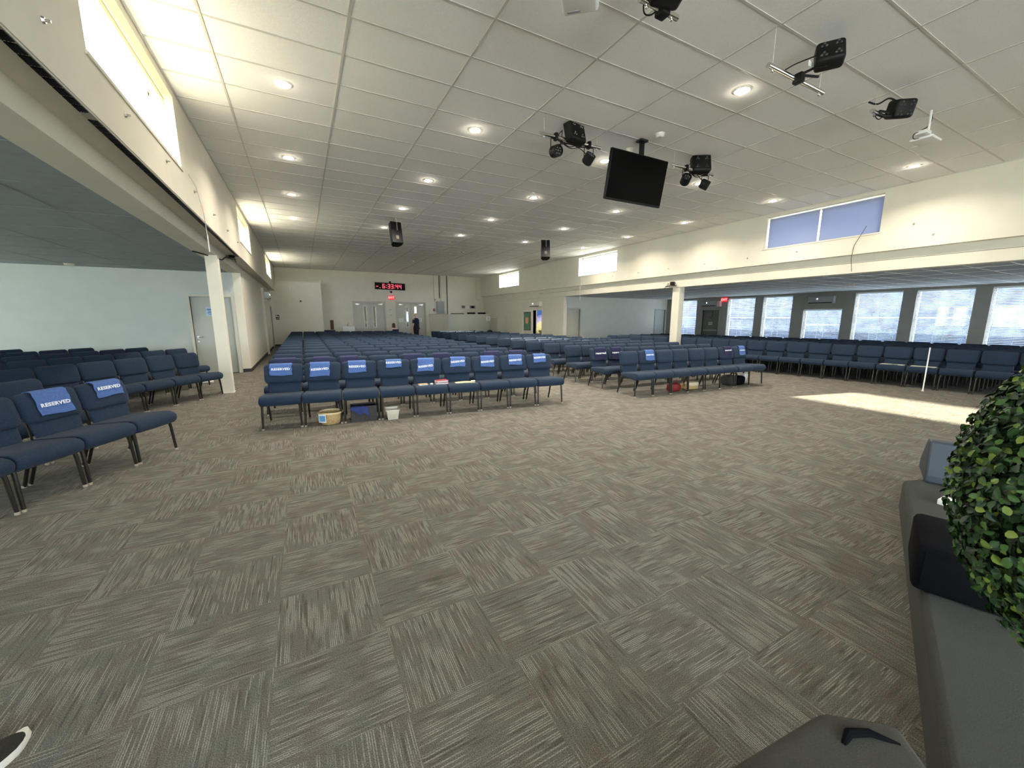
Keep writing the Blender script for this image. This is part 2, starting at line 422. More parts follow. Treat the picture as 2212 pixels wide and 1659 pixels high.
# left side aisle
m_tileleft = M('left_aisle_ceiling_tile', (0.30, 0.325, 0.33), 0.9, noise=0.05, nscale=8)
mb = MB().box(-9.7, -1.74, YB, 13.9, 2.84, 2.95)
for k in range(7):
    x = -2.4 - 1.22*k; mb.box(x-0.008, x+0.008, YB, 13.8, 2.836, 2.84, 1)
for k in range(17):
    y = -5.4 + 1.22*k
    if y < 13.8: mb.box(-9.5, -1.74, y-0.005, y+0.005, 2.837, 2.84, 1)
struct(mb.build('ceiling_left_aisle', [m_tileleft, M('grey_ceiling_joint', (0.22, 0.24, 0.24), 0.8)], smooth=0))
LO = [(-4.6, -2.6), (-1.4, 0.6), (1.8, 3.8), (5.0, 7.0), (8.2, 10.2), (11.2, 13.0)]  # unseen windows with shades, added to light the left aisle
mb = MB(); wall_x(mb, -9.7, -9.5, YB, 13.9, 0, 2.84, [(a, b, 0.7, 2.5) for a, b in LO])
struct(mb.build('wall_left_outer', m_wallgrey, smooth=0))
for q, (a, b) in enumerate(LO):
    o = struct(MB().box(-9.63, -9.62, a, b, 0.7, 2.5).build('window_%d' % (30+q), m_glass, smooth=0))
    MB().box(-9.56, -9.555, a, b, 0.7, 2.5).build('shade_cloth', m_shadec, o, smooth=0)
mb = MB(); wall_y(mb, 13.8, 13.95, -9.5, -1.65, 0, 2.84, [(-2.68, -1.74, 0, 2.16)])
mb.box(-2.68, -1.74, 13.9, 13.95, 0, 2.16)
struct(mb.build('wall_left_aisle_end', m_wallgrey, smooth=0))
mb = MB(); wall_x(mb, -1.65, -1.45, 13.8, YE, 0, 2.84, [(24.2, 25.3, 0, 2.16)])
mb.box(-1.95, -1.65, 24.1, 25.4, 0, 2.84)
struct(mb.build('wall_left_corridor', m_wall, smooth=0))
struct(MB().box(-1.45, -1.437, 13.8, 24.1, 0, 0.1).box(-1.65, -1.45, 13.787, 13.8, 0, 0.1).build('baseboard_left', m_base, smooth=0))
# unseen flat aisle roofs, put in and tinted to bounce warm sun onto the ceiling
struct(MB().box(-9.9, -1.52, YB, 14.0, 3.0, 3.12).box(-9.9, -1.66, 14.0, YE, 3.0, 3.12).build('roof_left', m_roof, smooth=0))
struct(MB().box(11.92, 19.8, YB, 16.9, 2.95, 3.10).box(11.92, 19.8, 16.9, YE, 2.95, 3.10).build('roof_right', m_roof, smooth=0))
# wall behind the camera; its unseen windows are added to light ceiling and aisles
mb = MB(); wall_y(mb, YB-0.2, YB, -9.7, 19.6, 0, 4.6, [(-8.6, -2.2, 0.9, 2.5), (-0.6, 4.4, 0.6, 4.2), (12.6, 18.9, 0.9, 2.4)])
struct(mb.build('wall_back', m_wall, smooth=0))
portal(1.9, YB-0.1, 2.4, 5.0, 3.6, (0, 1, 0)); struct(MB().box(-0.6, 4.4, YB-0.12, YB-0.11, 0.6, 4.2).build('window_22', m_glass, smooth=0))
portal(-5.4, YB-0.1, 1.7, 6.4, 1.6, (0, 1, 0)); portal(15.7, YB-0.1, 1.65, 6.3, 1.5, (0, 1, 0))
struct(MB().box(-8.6, -2.2, YB-0.12, YB-0.11, 0.9, 2.5).build('window_20', m_glass, smooth=0))
struct(MB().box(12.6, 18.9, YB-0.12, YB-0.11, 0.9, 2.4).build('window_21', m_glass, smooth=0))

# end wall with two double-door openings
DZ = 2.50
D1, D2 = (2.90, 4.72), (5.52, 7.34)
mb = MB(); wall_y(mb, YE, YE+0.25, -1.7, 11.9, 0, H, [(D1[0], D1[1], 0, DZ), (D2[0], D2[1], 0, DZ)])
struct(mb.build('wall_end', m_wall, smooth=0))
# bright lobby beyond the doors
tag(MB().box(1.6, 7.25, 30.05, 30.15, 0, 3.0).build('dark_backing', M('dark_green_backing', (0.010, 0.013, 0.008), 0.9), smooth=0), 'dark sheet added beyond the narrow glass panels of the far doors', 'backing_sheet')  # sheet added in the lobby to make the door slits dark
mb = MB().box(1.5, 9.0, 30.2, 30.4, 0, 3.2).box(1.5, 9.0, 26.56, 30.2, 3.1, 3.2)
struct(mb.build('wall_lobby', m_white, smooth=0))
struct(MB().box(1.5, 9.0, 26.6, 30.4, -0.1, -0.02).build('floor_lobby', m_carpet, smooth=0))
# restroom block
struct(MB().box(-1.45, 1.09, 25.4, YE, 0, 3.56).build('wall_restroom_block', m_wall, smooth=0))
struct(MB().box(-1.44, 1.10, 25.387, 25.4, 0, 0.1).build('baseboard_end', m_base, smooth=0))

# right side: flush wall, grey wall, window wall
mb = MB(); wall_x(mb, 11.65, 11.85, 16.4, YE, 0, 2.62, [(18.42, 19.36, 0, 1.97)])
struct(mb.build('wall_right_flush', m_wall, smooth=0))
mb = MB(); wall_y(mb, 16.6, 16.75, 11.85, 19.3, 0, 2.62, [(12.0, 12.82, 0, 2.0), (18.35, 19.15, 0, 2.0)])
mb.box(12.0, 12.82, 16.7, 16.75, 0, 2.0); mb.box(18.35, 19.15, 16.7, 16.75, 0, 2.0)
struct(mb.build('wall_right_aisle_end', M('light_grey_wall_paint', (0.68, 0.67, 0.60), 0.75, noise=0.03, nscale=3), smooth=0))
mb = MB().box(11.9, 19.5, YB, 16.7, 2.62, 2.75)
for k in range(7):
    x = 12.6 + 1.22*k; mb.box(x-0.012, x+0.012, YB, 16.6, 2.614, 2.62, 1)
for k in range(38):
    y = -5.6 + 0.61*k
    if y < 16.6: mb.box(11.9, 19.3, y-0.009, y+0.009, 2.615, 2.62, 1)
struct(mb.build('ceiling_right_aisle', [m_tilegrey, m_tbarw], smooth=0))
OW = [(14.58, 15.90, 0.60, 2.53), (11.41, 12.79, 0.60, 2.53), (9.77, 11.04, 0.60, 2.53), (7.90, 9.30, 0.62, 1.92),
      (6.13, 7.52, 0.60, 2.53), (4.38, 5.77, 0.60, 2.53), (2.60, 4.02, 0.60, 2.53), (0.8, 2.24, 0.60, 2.53)]
OX = 19.3
mb = MB(); wall_x(mb, OX, OX+0.28, YB, 16.75, 0, 2.62, OW + [(13.22, 14.18, 0, 1.96)])
struct(mb.build('wall_right_outer', m_darkwall, smooth=0))

# side room behind the open door
mb = MB().box(14.2, 14.3, 17.0, 21.5, 0, 2.6).box(11.85, 14.3, 16.9, 17.0, 0, 2.6).box(11.85, 14.3, 21.5, 21.6, 0, 2.6).box(11.85, 14.3, 16.9, 21.6, 2.6, 2.7)
struct(mb.build('wall_side_room', m_wall, smooth=0))
tag(MB().box(11.9, 14.15, 21.46, 21.49, 0.05, 2.5).build('mural', m_mural), 'blue purple and yellow painted mural seen through the open doorway', 'mural')
l = bpy.data.lights.new('side_room_lamp', 'AREA'); l.energy = 60; l.size = 0.8; l.color = (1, 0.95, 0.88)
lo = bpy.data.objects.new('side_room_lamp', l); COL.objects.link(lo); lo.location = (13.0, 19.2, 2.55)
l = bpy.data.lights.new('lobby_lamp', 'AREA'); l.energy = 45; l.shape = 'RECTANGLE'; l.size = 6; l.size_y = 2; l.color = (1, 0.97, 0.9)
lo = bpy.data.objects.new('lobby_lamp', l); COL.objects.link(lo); lo.location = (5.2, 28.5, 3.05)

# ------------------------------------------------------------------ clerestory windows
wn = [0]
def clerestory(side, a, b):
    wn[0] += 1
    xo = -1.50 if side < 0 else XR+0.31
    xg = xo + (0.06 if side < 0 else -0.06)
    o = struct(bpy.data.objects.new('window_%d' % wn[0], None)); COL.objects.link(o)
    f = MB(); t = 0.04
    f.box(xg-0.03, xg+0.03, a, b, WZ0, WZ0+t).box(xg-0.03, xg+0.03, a, b, WZ1-t, WZ1)
    f.box(xg-0.03, xg+0.03, a, a+t, WZ0, WZ1).box(xg-0.03, xg+0.03, b-t, b, WZ0, WZ1)
    if side > 0: f.box(xg-0.02, xg+0.02, (a+b)/2-0.02, (a+b)/2+0.02, WZ0, WZ1)
    f.build('window_frame', m_white, o, smooth=0)
    MB().box(xg-0.004, xg+0.004, a+t, b-t, WZ0+t, WZ1-t).build('pane', m_glass, o, smooth=0)
    xi = XL if side < 0 else XR
    s_ = MB(); d = 0.012 if side < 0 else -0.012
    s_.box(min(xi, xi+d), max(xi, xi+d), a-0.03, b+0.03, WZ0-0.03, WZ0)
    s_.build('window_sill', m_wall, o, smooth=0)
    portal(xo + side*0.03, (a+b)/2, (WZ0+WZ1)/2, WZ1-WZ0 if False else b-a, WZ1-WZ0, (-side, 0, 0))
    return o
for a, b in LW: clerestory(-1, a, b)
for a, b in RW: clerestory(1, a, b)
# rolled-up shades in the left clerestory
def roller(label, a, b, x, drop):
    t = thing('roller_blind', label, 'roller shade', (x, a, WZ1-0.05), 0, 'rolled shades of the left clerestory windows')
    MB().tube([(0, 0.03, 0), (0, b-a-0.03, 0)], 0.028, 12).build('roller_tube', m_white, t)
    MB().box(0.022, 0.026, 0.05, b-a-0.05, -drop, 0).box(0.016, 0.032, 0.05, b-a-0.05, -drop-0.02, -drop).build('shade_cloth', m_rolled, t, smooth=0)
roller('cream shade rolled up at the top of the nearest left clerestory window', LW[1][0], LW[1][1], XL-0.10, 0.13)
roller('cream shade rolled up at the top of the second left clerestory window', LW[2][0], LW[2][1], XL-0.10, 0.10)
roller('cream shade rolled up at the top of the farthest left clerestory window', LW[3][0], LW[3][1], XL-0.10, 0.10)
# closed blue shades in the nearest right clerestory window
a, b = RW[1]
for (p, q, lab) in ((a+0.03, (a+b)/2-0.01, 'right half of the closed blue window shades under the ceiling'), ((a+b)/2+0.03, b-0.03, 'left half of the closed blue window shades under the ceiling')):
    t = thing('roller_blind', lab, 'roller shade', (XR+0.14, p, WZ1-0.03), 0, 'closed blue shades of the right clerestory')
    MB().box(0, 0.004, 0, q-p, -0.76, 0).build('shade_cloth', m_shade, t, smooth=0)
    MB().box(-0.008, 0.012, 0, q-p, -0.775, -0.76).build('hem_bar', m_white, t, smooth=0)

# ------------------------------------------------------------------ window wall: windows, blinds, sills
names = ['behind the cream pillar, left of the exit door', 'right of the red exit sign', 'second to the right of the exit door', 'on the short window under the wall air conditioner',
         'on the window just right of the short window', 'on the second window right of the short window', 'on the window at the right edge of the picture', 'on the window past the right edge']
for i, (a, b, z0, z1) in enumerate(OW):
    wn[0] += 1
    o = struct(bpy.data.objects.new('window_%d' % wn[0], None)); COL.objects.link(o)
    f = MB(); xg = OX+0.2; t = 0.05
    f.box(xg-0.03, xg+0.03, a, b, z0, z0+t).box(xg-0.03, xg+0.03, a, b, z1-t, z1).box(xg-0.03, xg+0.03, a, a+t, z0, z1).box(xg-0.03, xg+0.03, b-t, b, z0, z1)
    f.box(xg-0.02, xg+0.02, a, b, (z0+z1)/2-0.025, (z0+z1)/2+0.025)
    f.build('window_frame', m_white, o, smooth=0)
    MB().box(xg-0.004, xg+0.004, a+t, b-t, z0+t, z1-t).build('pane', m_glass, o, smooth=0)
    MB().box(OX-0.03, OX+0.17, a-0.02, b+0.02, z0-0.03, z0).build('window_sill', m_white, o, smooth=0)
    portal(OX+0.26, (a+b)/2, (z0+z1)/2, b-a, z1-z0, (-1, 0, 0))
    t = thing('window_blind', 'white horizontal slat blind ' + names[i], 'blind', (OX+0.06, (a+b)/2, z1), 0, 'white blinds of the window wall')
    w = (b-a)/2 - 0.025
    MB().box(-0.03, 0.03, -w, w, -0.055, 0).build('headrail', m_blind, t, smooth=0)
    s_ = MB(); n = int((z1-z0-0.12)/0.05)
    for k in range(n):
        z = -0.09 - k*0.05; dx, dz = 0.022, -0.006
        s_.add([(-dx, -w, z-dz), (-dx, w, z-dz), (dx, w, z+dz), (dx, -w, z+dz), (-dx, -w, z-dz+0.003), (-dx, w, z-dz+0.003), (dx, w, z+dz+0.003), (dx, -w, z+dz+0.003)],
               [(0,1,2,3), (7,6,5,4), (0,3,7,4), (1,5,6,2), (0,4,5,1), (3,2,6,7)])
    s_.build('slats', m_blind, t, smooth=0)
    zb = -0.09 - n*0.05
    MB().box(-0.024, 0.024, -w, w, zb-0.01, zb+0.01).build('bottom_rail', m_blind, t, smooth=0)
    for yy in (-w*0.86, -0.12, 0.12, w*0.86):
        MB().tube([(-0.026, yy, 0), (-0.026, yy, zb)], 0.004, 5).build('ladder_cord', m_blind, t)

# ------------------------------------------------------------------ doors
dn = [0]
def door_leaf_y(x0, x1, y, z1, slit=None, handle=None, parent=None, mat=m_doorg):
    """a leaf facing -Y"""
    mb = MB()
    holes = [slit] if slit else []
    wall_y(mb, y, y+0.045, x0, x1, 0.01, z1, holes)
    o = mb.build('door_leaf', mat, parent, smooth=0)
    if slit:
        a, b, c, d = slit
        fr = MB().box(a-0.03, a, y-0.008, y+0.05, c-0.03, d+0.03).box(b, b+0.03, y-0.008, y+0.05, c-0.03, d+0.03).box(a, b, y-0.008, y+0.05, c-0.03, c).box(a, b, y-0.008, y+0.05, d, d+0.03)
        fr.build('vision_frame', m_white, o, smooth=0)
        MB().box(a, b, y+0.02, y+0.026, c, d).build('vision_panel', m_glass, o, smooth=0)
    return o
def frame_y(x0, x1, y, z1, parent, w=0.07, mat=m_trimg):
    MB().box(x0-w, x0, y-0.03, y+0.1, 0, z1+w).box(x1, x1+w, y-0.03, y+0.1, 0, z1+w).box(x0, x1, y-0.03, y+0.1, z1, z1+w).build('door_frame', mat, parent, smooth=0)
for k, (a, b) in enumerate((D1, D2)):
    dn[0] += 1
    d = struct(bpy.data.objects.new('door_%d' % dn[0], None)); COL.objects.link(d)
    frame_y(a, b, YE, DZ, d, 0.08)
    mid = (a+b)/2
    for s in (-1, 1):
        x0, x1 = (a, mid-0.002) if s < 0 else (mid+0.002, b)
        sx = mid - 0.33 if s < 0 else mid + 0.22
        lf = door_leaf_y(x0, x1, YE+0.03, DZ, (sx, sx+0.14, 0.98, 2.27), parent=d)
        MB().box(x0+0.08, x1-0.08, YE-0.035, YE+0.0, 0.86, 0.93).box(x0+0.06, x0+0.16, YE-0.05, YE+0.03, 0.84, 0.97).box(x1-0.16, x1-0.06, YE-0.05, YE+0.03, 0.84, 0.97).build('push_bar', m_trimg, lf, smooth=0)
        ex = a+0.1 if s < 0 else b-0.1
        MB().box(min(ex, ex-s*0.3), max(ex, ex-s*0.3), YE-0.03, YE+0.03, DZ-0.14, DZ-0.06).tube([(ex-s*0.2, YE-0.04, DZ-0.11), (ex-s*0.42, YE-0.2, DZ-0.08), (ex-s*0.62, YE-0.02, DZ-0.05)], 0.012, 6).build('door_closer', m_metal, lf)
    if k == 1:
        for px, w2 in ((5.74, 0.30), (7.0, 0.24)):
            n = tag(MB().box(px-w2/2, px+w2/2, YE+0.018, YE+0.024, 1.28, 1.53).build('notice', m_paper, None, smooth=0),
                    'white paper notice on the %s leaf of the right double door' % ('left' if px < 6 else 'right'), 'notice')
            MB().box(px-w2*0.34, px+w2*0.34, YE+0.014, YE+0.018, 1.47, 1.485).box(px-w2*0.3, px+w2*0.3, YE+0.014, YE+0.018, 1.44, 1.45).box(px-w2*0.2, px+w2*0.2, YE+0.014, YE+0.018, 1.33, 1.36).build('printed_lines', m_panelgrey, n, smooth=0)
# left aisle door
def simple_door_y(x0, x1, y, z1, hx, face=-1, mat=m_doorg, fm=m_trimg):
    dn[0] += 1
    d = struct(bpy.data.objects.new('door_%d' % dn[0], None)); COL.objects.link(d)
    frame_y(x0, x1, y-0.02, z1, d, 0.06, fm)
    lf = door_leaf_y(x0+0.005, x1-0.005, y+0.04, z1-0.01, parent=d, mat=mat)
    hs = -1 if hx > (x0+x1)/2 else 1
    MB().lathe([(0.001, 0), (0.03, 0), (0.03, 0.012), (0.001, 0.012)], (hx, y+0.04, 1.05), 12, rot=Matrix.Rotation(pi/2, 3, 'X')).tube([(hx, y+0.03, 1.05), (hx, y-0.02, 1.05), (hx+hs*0.12, y-0.025, 1.05)], 0.011, 8).build('door_handle', m_metal, lf)
    MB().lathe([(0.001, 0), (0.026, 0), (0.02, 0.012), (0.001, 0.012)], (hx, y+0.04, 0.93), 12, rot=Matrix.Rotation(pi/2, 3, 'X')).build('door_lock', m_metal, lf)
    return d
simple_door_y(-2.68, -1.74, 13.8, 2.16, -2.60, mat=M('pale_grey_door', (0.44, 0.45, 0.40), 0.5))
nt_ = tag(MB().box(-2.36, -2.06, 13.828, 13.834, 1.64, 1.87).build('notice', m_bluepaper, None, smooth=0), 'pale blue printed notice taped to the door of the left aisle', 'notice')
MB().box(-2.33, -2.09, 13.822, 13.828, 1.80, 1.83).box(-2.31, -2.11, 13.822, 13.828, 1.755, 1.775).box(-2.33, -2.13, 13.822, 13.828, 1.71, 1.73).box(-2.3, -2.2, 13.822, 13.828, 1.67, 1.68).build('printed_lines', m_towel, nt_, smooth=0)
simple_door_y(12.0, 12.82, 16.6, 2.0, 12.72)
simple_door_y(18.35, 19.15, 16.6, 2.0, 18.45, mat=m_wallgrey, fm=m_wallgrey)
# dark exit door in the window wall (faces -X)
dn[0] += 1
d = struct(bpy.data.objects.new('door_%d' % dn[0], None)); COL.objects.link(d)
MB().box(OX-0.02, OX+0.1, 13.14, 13.22, 0, 2.04).box(OX-0.02, OX+0.1, 14.18, 14.26, 0, 2.04).box(OX-0.02, OX+0.1, 13.22, 14.18, 1.96, 2.04).build('door_frame', m_darkwall, d, smooth=0)
lf = MB().box(OX+0.06, OX+0.11, 13.22, 14.18, 0.01, 1.96).build('door_leaf', M('dark_bronze_door', (0.12, 0.11, 0.09), 0.5), d, smooth=0)
MB().box(OX-0.01, OX+0.06, 13.3, 14.1, 0.86, 0.93).build('push_bar', m_darkwall, lf, smooth=0)
MB().tube([(OX+0.03, 13.62, 1.93), (OX+0.03, 13.62, 1.60), (OX+0.03, 13.68, 1.52), (OX+0.03, 13.74, 1.60)], 0.012, 6).build('door_cable', m_black, lf)
MB().box(OX+0.05, OX+0.06, 13.6, 13.84, 1.18, 1.24).box(OX+0.05, OX+0.06, 13.6, 13.84, 1.28, 1.33).build('door_sticker', m_trimg, lf, smooth=0)
# open doorway in the flush wall
dn[0] += 1
d = struct(bpy.data.objects.new('door_%d' % dn[0], None)); COL.objects.link(d)
MB().box(11.63, 11.86, 18.36, 18.42, 0, 2.03).box(11.63, 11.86, 19.36, 19.42, 0, 2.03).box(11.63, 11.86, 18.42, 19.36, 1.97, 2.03).build('door_frame', m_wall, d, smooth=0)
lf = MB().box(0, 0.9, -0.02, 0.02, 0.01, 1.96).build('door_leaf', m_doorg, d, (11.88, 19.36, 0), smooth=0); lf.rotation_euler = (0, 0, radians(68))
# dark door in the corridor wall
dn[0] += 1
d = struct(bpy.data.objects.new('door_%d' % dn[0], None)); COL.objects.link(d)
MB().box(-1.47, -1.43, 24.12, 24.2, 0, 2.24).box(-1.47, -1.43, 25.3, 25.38, 0, 2.24).box(-1.47, -1.43, 24.2, 25.3, 2.16, 2.24).build('door_frame', m_trimg, d, smooth=0)
MB().box(-1.58, -1.53, 24.2, 25.3, 0.01, 2.16).build('door_leaf', M('brown_door', (0.09, 0.06, 0.03), 0.5), d, smooth=0)

# ------------------------------------------------------------------ pillars, vents, cords, bolts
def pillar(name, label, x0, x1, y0, y1, z1):
    t = thing(name, label, 'pillar', ((x0+x1)/2, (y0+y1)/2, 0))
    w, dd = (x1-x0)/2, (y1-y0)/2
    MB().box(-w, w, -dd, dd, 0, z1).build('post', m_wall, t, smooth=0)
    MB().box(-w-0.012, w+0.012, -dd-0.012, dd+0.012, 0, 0.012).build('base_plate', m_wall, t, smooth=0)
pillar('pillar', 'cream pillar under the left beam, beside the aisle door', -1.63, -1.42, 10.08, 10.28, 2.84)
pillar('pillar', 'cream pillar under the right beam among the chairs', 11.62, 11.86, 9.50, 9.80, 2.62)
pillar('pillar', 'slim white pilaster on the corridor wall at far left', -1.45, -1.36, 20.1, 20.3, 2.84)

g = tag(bpy.data.objects.new('linear_vent', None), 'long black slotted air grille under the left clerestory ledge', 'vent'); COL.objects.link(g)
fr = MB().box(-1.262, -1.196, -5.8, 11.7, 3.016, 3.03)
fr.build('vent_frame', m_trimg, g, smooth=0)
sl = MB(); y = -5.7; banks = 0
while y < 11.55:
    if y > 4.05 and not banks: sl.build('vent_slots', m_black, g, smooth=0); banks = 1; sl = MB()
    if not (4.03 < y < 4.13):
        sl.box(-1.256, -1.204, y, y+0.092, 3.010, 3.017)
        for q in range(3): sl.box(-1.250+q*0.014, -1.246+q*0.014, y, y+0.092, 3.006, 3.010)
    y += 0.115
sl.build('vent_slots', m_black, g, smooth=0)

def bolt(x, y, z, side, label):
    mb = MB().lathe([(0.001, 0), (0.02, 0), (0.016, 0.012), (0.008, 0.012), (0.008, 0.035), (0.001, 0.035)], (0, 0, 0), 8, rot=Matrix.Rotation(side*pi/2, 3, 'Y'))
    tag(mb.build('anchor_bolt', m_metal, None, (x, y, z)), label, 'bolt', 'anchor bolts along the ' + ('left' if side > 0 else 'right') + ' clerestory wall')
for y, z in ((3.56, 3.30), (4.78, 3.30), (5.94, 3.31), (7.23, 3.33), (8.6, 3.32), (10.0, 3.32), (11.4, 3.32)):
    bolt(XL, y, z, 1, 'small steel anchor bolt on the cream wall above the slotted vent')
for y, z in ((3.33, 3.25), (3.65, 3.51), (5.84, 3.26), (7.12, 3.26), (8.5, 3.26), (9.9, 3.26), (11.3, 3.26), (12.7, 3.26)):
    bolt(XR, y, z, -1, 'small dark anchor bolt on the cream wall above the right beam')
mb = MB().tube([(XL+0.02, 6.9, 3.42), (XL+0.03, 7.6, 3.06), (-1.17, 7.9, 2.95), (-1.17, 8.0, 2.55)], 0.006, 5)
c = tag(MB().tube([(-1.17, 6.9, 3.46), (-1.165, 7.25, 3.40), (-1.16, 7.55, 3.10), (-1.16, 7.62, 2.78)], 0.0045, 5).build('shade_cord', m_cord), 'thin white shade cord hanging down the left beam', 'cord')
MB().tube([(-1.16, 7.62, 2.82), (-1.16, 7.64, 2.58)], 0.009, 6).build('cord_wand', m_cord, c)
tag(MB().tube([(11.43, 4.44, 3.62), (11.43, 4.62, 3.23), (11.42, 4.64, 2.93), (11.58, 4.66, 2.66)], 0.006, 5).build('shade_cord', m_conduit), 'thin dark cord running down from the blue shaded window', 'cord')
tag(MB().tube([(11.43, 14.8, 3.44), (11.42, 14.8, 3.0), (11.42, 14.8, 2.35)], 0.008, 5).build('shade_cord', m_cord), 'thin pale cord below the middle right clerestory window', 'cord')
tag(MB().box(XR-0.03, XR, 17.65, 18.15, 3.86, 4.1).build('access_cover', m_wall, None, smooth=0), 'small cream cover plate between the two far right clerestory windows', 'cover plate')

# ------------------------------------------------------------------ ceiling downlights
def downlight_proto():
    t = thing('downlight', 'x x x x', 'ceiling light')
    MB().lathe([(0.074, 0), (0.09, -0.004), (0.097, 0.0), (0.097, 0.004), (0.074, 0.004)], (0, 0, 0), 24).build('trim_ring', m_white, t)
    MB().lathe([(0.0005, -0.001), (0.074, -0.001)], (0, 0, 0), 24).build('lens', m_lamp, t)
    return t
proto = downlight_proto(); first = True
XN = ['leftmost', 'second', 'middle', 'fourth', 'rightmost']; YN = ['nearest', 'second', 'third', 'fourth', 'farthest']
for i, x in enumerate((0.02, 2.51, 5.03, 7.58, 10.27)):
    for j, y in enumerate((3.40, 5.90, 8.38, 10.75, 13.22)):
        if j == 0 and i in (0, 1, 3): continue
        if first: o = proto; first = False
        else:
            o = copy_obj(proto)
            for ch in proto.children: copy_obj(ch, o)
        o.location = (x, y, H-0.007)
        tag(o, 'lit round downlight, %s lamp of the row %s on the ceiling' % (YN[j], {0: 'leftmost', 1: 'second from left', 2: 'in the middle', 3: 'second from right', 4: 'rightmost'}[i]), 'ceiling light', 'round downlights in the main ceiling')
        l = bpy.data.lights.new('downlight_lamp', 'AREA'); l.shape = 'DISK'; l.size = 0.12; l.spread = radians(145); l.energy = 11; l.color = (1.0, 0.91, 0.78)
        lo = bpy.data.objects.new('downlight_lamp', l); COL.objects.link(lo); lo.location = (0, 0, -0.012); lo.parent = o
        l = bpy.data.lights.new('added_halo_lamp', 'POINT'); l.shadow_soft_size = 0.01; l.energy = 0.5; l.color = (1.0, 0.91, 0.75)  # extra point lamp imitating the glare halo around the lens
        lo = bpy.data.objects.new('added_halo_lamp', l); COL.objects.link(lo); lo.location = (0, 0, -0.035); lo.parent = o

# smoke detectors, sprinklers
def dome(name, label, x, y, z, r=0.07, h=0.05, mat=m_white, cat='smoke detector'):
    t = thing(name, label, cat, (x, y, z))
    MB().lathe([(0.001, -h), (r*0.55, -h), (r*0.92, -h*0.6), (r, -h*0.25), (r, 0)], (0, 0, 0), 20).build('housing', mat, t)
    MB().lathe([(r*1.08, -0.008), (r*1.08, 0.0), (r, -0.01)], (0, 0, 0), 20).build('base_ring', mat, t)
dome('smoke_detector', 'round white smoke detector on the ceiling above the television', 5.05, 4.69, H-0.006)
dome('motion_sensor', 'flared cream ceiling sensor just left of the television pole', 5.03, 5.30, H-0.006, 0.055, 0.09, m_cream, 'sensor')
dome('smoke_detector', 'flat white detector on the far ceiling between the downlights', 5.05, 14.5, H-0.006, 0.06, 0.02)
dome('smoke_detector', 'small white detector on the ceiling near the far wall', 5.1, 20.1, H-0.006, 0.07, 0.05)
dome('ceiling_sensor', 'small white sensor on the ceiling above the right aisle rows', 6.3, 16.4, H-0.006, 0.07, 0.02, m_white, 'sensor')
dome('smoke_detector', 'dark topped smoke detector on the low ceiling of the left aisle', -4.7, 13.2, 2.838, 0.09, 0.06, m_trimg)
dome('smoke_detector', 'small grey smoke detector on the low ceiling before the blinds', 15.3, 6.1, 2.615, 0.08, 0.06, m_trimg)

# ------------------------------------------------------------------ television on ceiling pole
t = thing('television', 'large black television hanging from the ceiling on a pole', 'television', (4.98, 4.98, H-0.006))
MB().rbox((0, 0, -0.015), (0.16, 0.12, 0.03), 0.008).build('ceiling_plate', m_black, t)
MB().rbox((0, 0, -0.13), (0.06, 0.06, 0.26), 0.005).build('pole', m_black, t)
R_ = Matrix.Rotation(radians(11), 3, 'X')
scr = MB().rbox((-0.10, -0.02, -0.60), (1.20, 0.05, 0.70), 0.012, rot=R_).build('television_body', m_black, t)
s2 = MB().rbox((-0.10, -0.052, -0.60), (1.165, 0.006, 0.655), 0.002, rot=R_).build('screen', m_screen, scr)
lg = MB().box(-0.14, -0.06, -0.060, -0.054, -0.940, -0.930); lg.v = [tuple(R_ @ Vector(p)) for p in lg.v]; lg.build('logo', m_metal, scr)
bk = MB().box(-0.2, 0.2, 0.005, 0.05, -0.72, -0.28); bk.v = [tuple(R_ @ Vector(p)) for p in bk.v]; bk.build('wall_bracket', m_black, t)

# ------------------------------------------------------------------ stage light bars
def par_can(parent, x, z, yaw, tilt, r=0.080, ln=0.15):
    """small round par light hanging in a yoke"""
    y_ = MB().tube([(x-0.085, 0, z-0.16), (x-0.085, 0, z-0.005), (x-0.08, 0, z), (x+0.08, 0, z), (x+0.085, 0, z-0.005), (x+0.085, 0, z-0.16)], 0.006, 6)
    yk = y_.build('yoke', m_black, parent)
    Rm = Matrix.Rotation(yaw, 3, 'Z') @ Matrix.Rotation(tilt, 3, 'X')
    c = MB().lathe([(0.001, -ln*0.5), (r*0.8, -ln*0.5), (r, -ln*0.35), (r, ln*0.5), (r*0.88, ln*0.5), (r*0.86, ln*0.42), (0.001, ln*0.42)], (x, 0, z-0.16), 20, rot=Rm)
    c.build('lamp_can', m_black, yk)
    ls = MB()
    for k in range(7):
        a = k*pi/3; rr = 0 if k == 6 else r*0.52
        p = Rm @ Vector((rr*cos(a), rr*sin(a), ln*0.43)); ls.ball((x+p.x, p.y, z-0.16+p.z), r*0.19, 8, 5)
    ls.build('lenses', m_lens, yk)
def head_box(parent, c, s, rot, name='wash_light'):
    Rm = rot
    b = MB().rbox(c, s, 0.035, 3, rot=Rm).build(name, m_black, parent)
    ls = MB()
    for i in (-1, 1):
        for j in (-1, 1):
            for k in range(3):
                a = k*2*pi/3 + pi/2
                p = Rm @ Vector((i*s[0]*0.24 + 0.020*cos(a), -s[1]*0.5, j*s[2]*0.24 + 0.020*sin(a)))
                ls.ball((c[0]+p.x, c[1]+p.y, c[2]+p.z), 0.013, 8, 5)
    ls.build('lenses', m_lens, b); return b
